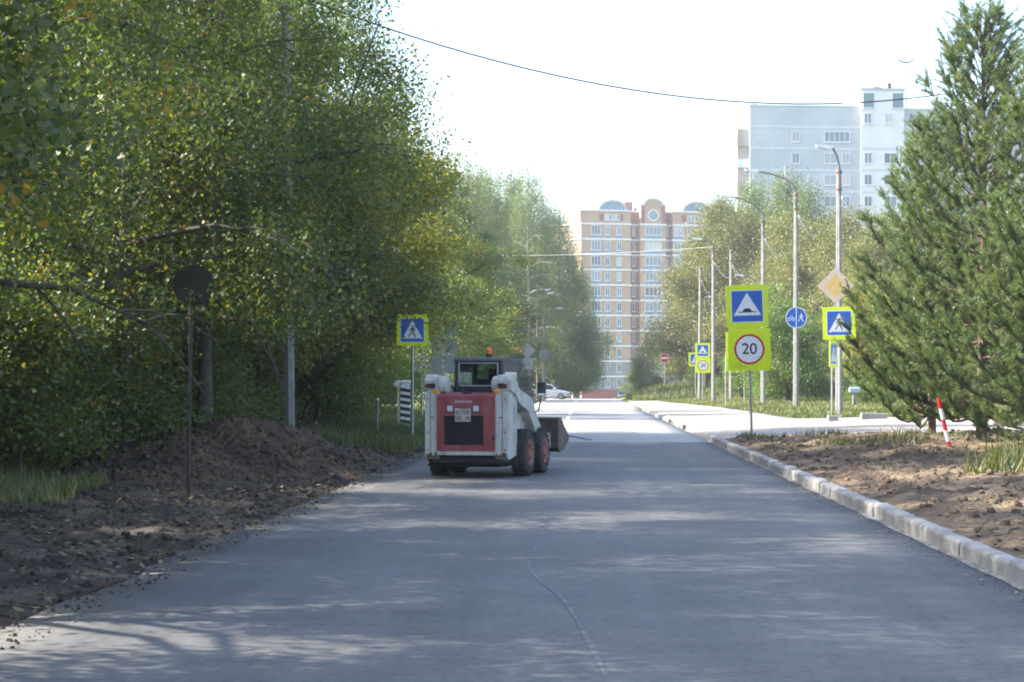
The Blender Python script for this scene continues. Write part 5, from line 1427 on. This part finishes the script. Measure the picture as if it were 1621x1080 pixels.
grass('shoulder_grass', 16000, (-10, -4.6), (12, 30), lambda x, y: np.maximum(shoulder_z(x, y), gz(x, y)), .22, 'green grass patch on the left shoulder under the trees', lambda X, Y: (X < -5.0 - .13 * (Y - 12)) & (NZ(X, Y + 5, .7, 3) > .05) , 7, .0, .012)
grass('heap_weeds', 5000, (-10, -7.0), (26, 45), lambda x, y: np.maximum(heap_z(x, y), gz(x, y)), .35, 'dark weeds behind the soil heap', lambda X, Y: X < -8.2, 8, .0, .015)
grass('edge_weeds', 2600, (5.4, 8.2), (24, 31), verge_z, .42, 'tall green weeds at the edge of the dug verge', lambda X, Y: np.hypot(X - 6.6, (Y - 27.5) * .6) < .9 + .5 * NZ(X, Y, 2, 2), 9, -.5, .016)
# ------------------------------------------------------------------ cars
def car(label, loc, rz, paint, hatch=True):
    """length along x (front at +x), 4.2 m long"""
    t = thing('parked_car' if rz == 0 or abs(rz) < .5 else 'oncoming_car', label, 'car', loc, rz)
    # lower body loft: x, half width, z low, z high
    st = [(-2.08, .62, .42, .70), (-2.02, .76, .34, .92), (-1.6, .82, .22, .98), (-.9, .84, .20, .96), (.4, .84, .20, .94), (1.0, .83, .20, .90), (1.55, .80, .22, .82), (1.95, .72, .30, .70), (2.08, .58, .40, .60)]
    b = MB(); vs = []; n = 8
    for x, w, zl, zh in st:
        for (k, z) in ((.82, zl), (1.0, zl + .16), (1.0, (zl + zh) / 2), (.93, zh - .04), (.80, zh)):
            vs.append((x, w * k, z))
        for (k, z) in ((.80, zh), (.93, zh - .04), (1.0, (zl + zh) / 2), (1.0, zl + .16), (.82, zl)):
            vs.append((x, -w * k, z))
    m = 10; fs = [tuple(range(m)), tuple(range((len(st) - 1) * m, len(st) * m))[::-1]]
    for i in range(len(st) - 1):
        for k in range(m): fs.append((i * m + k, i * m + (k + 1) % m, (i + 1) * m + (k + 1) % m, (i + 1) * m + k))
    b.add(vs, fs); body = b.build('body', paint, t, True)
    gh = MB(); gst = [(-1.92, .62, .93, .95), (-1.45, .64, .95, 1.38), (-.2, .64, .95, 1.42), (.25, .63, .93, 1.38), (1.02, .66, .88, .90)]
    vs = []
    for x, w, zl, zh in gst:
        vs += [(x, w * 1.12, zl), (x, w * .92, zh), (x, -w * .92, zh), (x, -w * 1.12, zl)]
    fs = [(0, 1, 2, 3), (16, 19, 18, 17)]
    for i in range(4):
        for k in range(4): fs.append((i * 4 + k, i * 4 + (k + 1) % 4, (i + 1) * 4 + (k + 1) % 4, (i + 1) * 4 + k))
    gh.add(vs, fs); g = gh.build('greenhouse_glass', M['glassdark'], t)
    rf = MB(); rf.add([(-1.52, .60, 1.375), (-.2, .60, 1.435), (.30, .59, 1.385), (.30, -.59, 1.385), (-.2, -.60, 1.435), (-1.52, -.60, 1.375), (-1.52, .55, 1.42), (-.2, .55, 1.47), (.28, .54, 1.42), (.28, -.54, 1.42), (-.2, -.55, 1.47), (-1.52, -.55, 1.42)],
        [(0, 1, 7, 6), (1, 2, 8, 7), (2, 3, 9, 8), (3, 4, 10, 9), (4, 5, 11, 10), (5, 0, 6, 11), (6, 7, 10, 11), (7, 8, 9, 10), (0, 5, 4, 1), (1, 4, 3, 2)])
    rf.build('roof', paint, t, True)
    for s in (-1, 1):
        for a, c in (((.98, s * .725, .90), (.28, s * .60, 1.40)), ((-.35, s * .73, .95), (-.38, s * .605, 1.43)), ((-1.35, s * .73, .95), (-1.48, s * .605, 1.39))):
            MB().tube([a, c], .035, 6).build('pillar', paint, t)
        MB().bbox(.60, .78, s * .93 - .08, s * .93 + .08, .93, 1.06, .03).build('mirror', paint, t)
        MB().bbox(1.86, 2.06, s * .55 - .14, s * .55 + .14, .58, .70, .03).build('headlight', M['lamp'], t)
        MB().bbox(-2.09, -1.98, s * .6 - .12, s * .6 + .12, .70, .86, .02).build('tail_light', M['redlens'], t)
        for x in (-1.28, 1.30):
            w = MB(); w.lathe([(.19, -.09), (.28, -.10), (.31, -.06), (.31, .06), (.28, .10), (.19, .09)], 20, 'y', (x, s * .76, .31)); wo = w.build('wheel', M['rubber'], t, True)
            MB().lathe([(.03, s * .10), (.10, s * .085), (.19, s * .105), (.20, s * .06)], 16, 'y', (x, s * .76, .31)).build('rim', M['galv'], wo, True)
    MB().bbox(2.04, 2.11, -.26, .26, .40, .50, .01).build('number_plate', M['signwhite'], t); MB().bbox(1.98, 2.10, -.35, .35, .56, .64, .02).build('grille', M['black'], t)
    return t
silver = mat('silver_blue_paint', (.48, .54, .60), .3, .03, 3, metal=.3, coat=.6)
bluep = mat('light_blue_paint', (.22, .32, .46), .3, .05, 3, metal=.2, coat=.6)
D = 181.0; car('silver blue hatchback parked side-on at the left of the crossroads', (at(903, D) - 2.1, D, gz1(-3, D) + .02), R(-8), silver)
D = 300.0; X = at(986, D)
c2 = car('light blue car coming up the far street towards the crest', (X, D, float(base_z(D)) + .45), R(-88), bluep)
c2.location.z = float(base_z(D))
# ------------------------------------------------------------------ pedestrians far down the pavement
def person(label, loc, rz, shirt, trousers, hair, stride):
    J = [(0, 0, .95), (0, 0, 1.15), (0, 0, 1.38), (0, 0, 1.50), (0, .01, 1.60), (0, .01, 1.72),                      # 0 pelvis..5 head top
         (.17, 0, 1.40), (.21, -.06 * stride, 1.14), (.20, .06, .90), (.20, .09, .80), (-.17, 0, 1.40), (-.21, .06 * stride, 1.14), (-.20, .14, .91), (-.20, .18, .82),
         (.09, 0, .90), (.10, .14 * stride, .50), (.10, .20 * stride, .09), (.10, .20 * stride + .15, .04), (-.09, 0, .90), (-.10, -.06 * stride, .50), (-.10, -.24 * stride, .10), (-.10, -.24 * stride + .15, .04)]
    E = [(0, 1), (1, 2), (2, 3), (3, 4), (4, 5), (2, 6), (6, 7), (7, 8), (8, 9), (2, 10), (10, 11), (11, 12), (12, 13), (0, 14), (14, 15), (15, 16), (16, 17), (0, 18), (18, 19), (19, 20), (20, 21)]
    rad = [.15, .13, .15, .055, .095, .08, .07, .048, .035, .03, .07, .048, .035, .03, .095, .062, .042, .04, .095, .062, .042, .04]
    me = bpy.data.meshes.new('person'); me.from_pydata(J, E, [])
    o = bpy.data.objects.new('person', me); COL.objects.link(o)
    sk = o.modifiers.new('skin', 'SKIN'); sv = me.skin_vertices[0].data
    for i, r_ in enumerate(rad): sv[i].radius = (r_, r_ * .8); sv[i].use_root = (i == 0)
    o.modifiers.new('sub', 'SUBSURF').levels = 2
    dg = bpy.context.evaluated_depsgraph_get(); dg.update()
    m2 = bpy.data.meshes.new_from_object(o.evaluated_get(dg)); bpy.data.objects.remove(o)
    for mm in (shirt, trousers, M['skin'], hair, M['black']): m2.materials.append(mm)
    for p in m2.polygons:
        z = p.center.z; p.use_smooth = True
        p.material_index = 4 if z < .085 else 1 if z < .93 and abs(p.center.x) < .175 else 3 if z > 1.66 or (z > 1.57 and p.center.y < -.03) else 2 if z > 1.46 or (z < 1.10 and abs(p.center.x) > .16) else 0
    o = obj('person', m2, None, loc, (0, 0, rz)); return tag(o, label, 'person', 'pedestrians on the far pavement')
M['skin'] = mat('skin', (.50, .30, .22), .6, .08, 10)
D = 196.0
person('pedestrian in a white top and pale trousers on the far pavement', (at(1083.5, D), D, gz1(at(1084, D), D)), R(170), mat('white_cloth', (.7, .68, .65), .9), mat('beige_cloth', (.48, .38, .30), .9), mat('brown_hair', (.06, .035, .02), .7), 1.0)
person('pedestrian in an orange top walking on the far pavement', (at(1092.5, D + 1), D + 1, gz1(at(1092, D), D)), R(182), mat('peach_cloth', (.62, .36, .22), .9), mat('tan_cloth', (.42, .33, .26), .9), mat('dark_hair', (.02, .018, .016), .7), -1.0)

# ------------------------------------------------------------------ haze
hz = MB().box(-3010, 3010, -310, 6010, -6, 46).build('haze', [])
hm = bpy.data.materials.new('haze_air'); hm.use_nodes = True
N = hm.node_tree.nodes; L = hm.node_tree.links
N.remove(N['Principled BSDF'])
pv_ = N.new('ShaderNodeVolumePrincipled'); pv_.inputs['Color'].default_value = (.86, .91, 1.0, 1); pv_.inputs['Density'].default_value = HAZE_DENSITY; pv_.inputs['Anisotropy'].default_value = .25
L.new(pv_.outputs['Volume'], N['Material Output'].inputs['Volume'])
hz.data.materials.clear(); hz.data.materials.append(hm)
tag(hz, 'thin pale summer haze filling the street air', 'haze', kind='stuff')
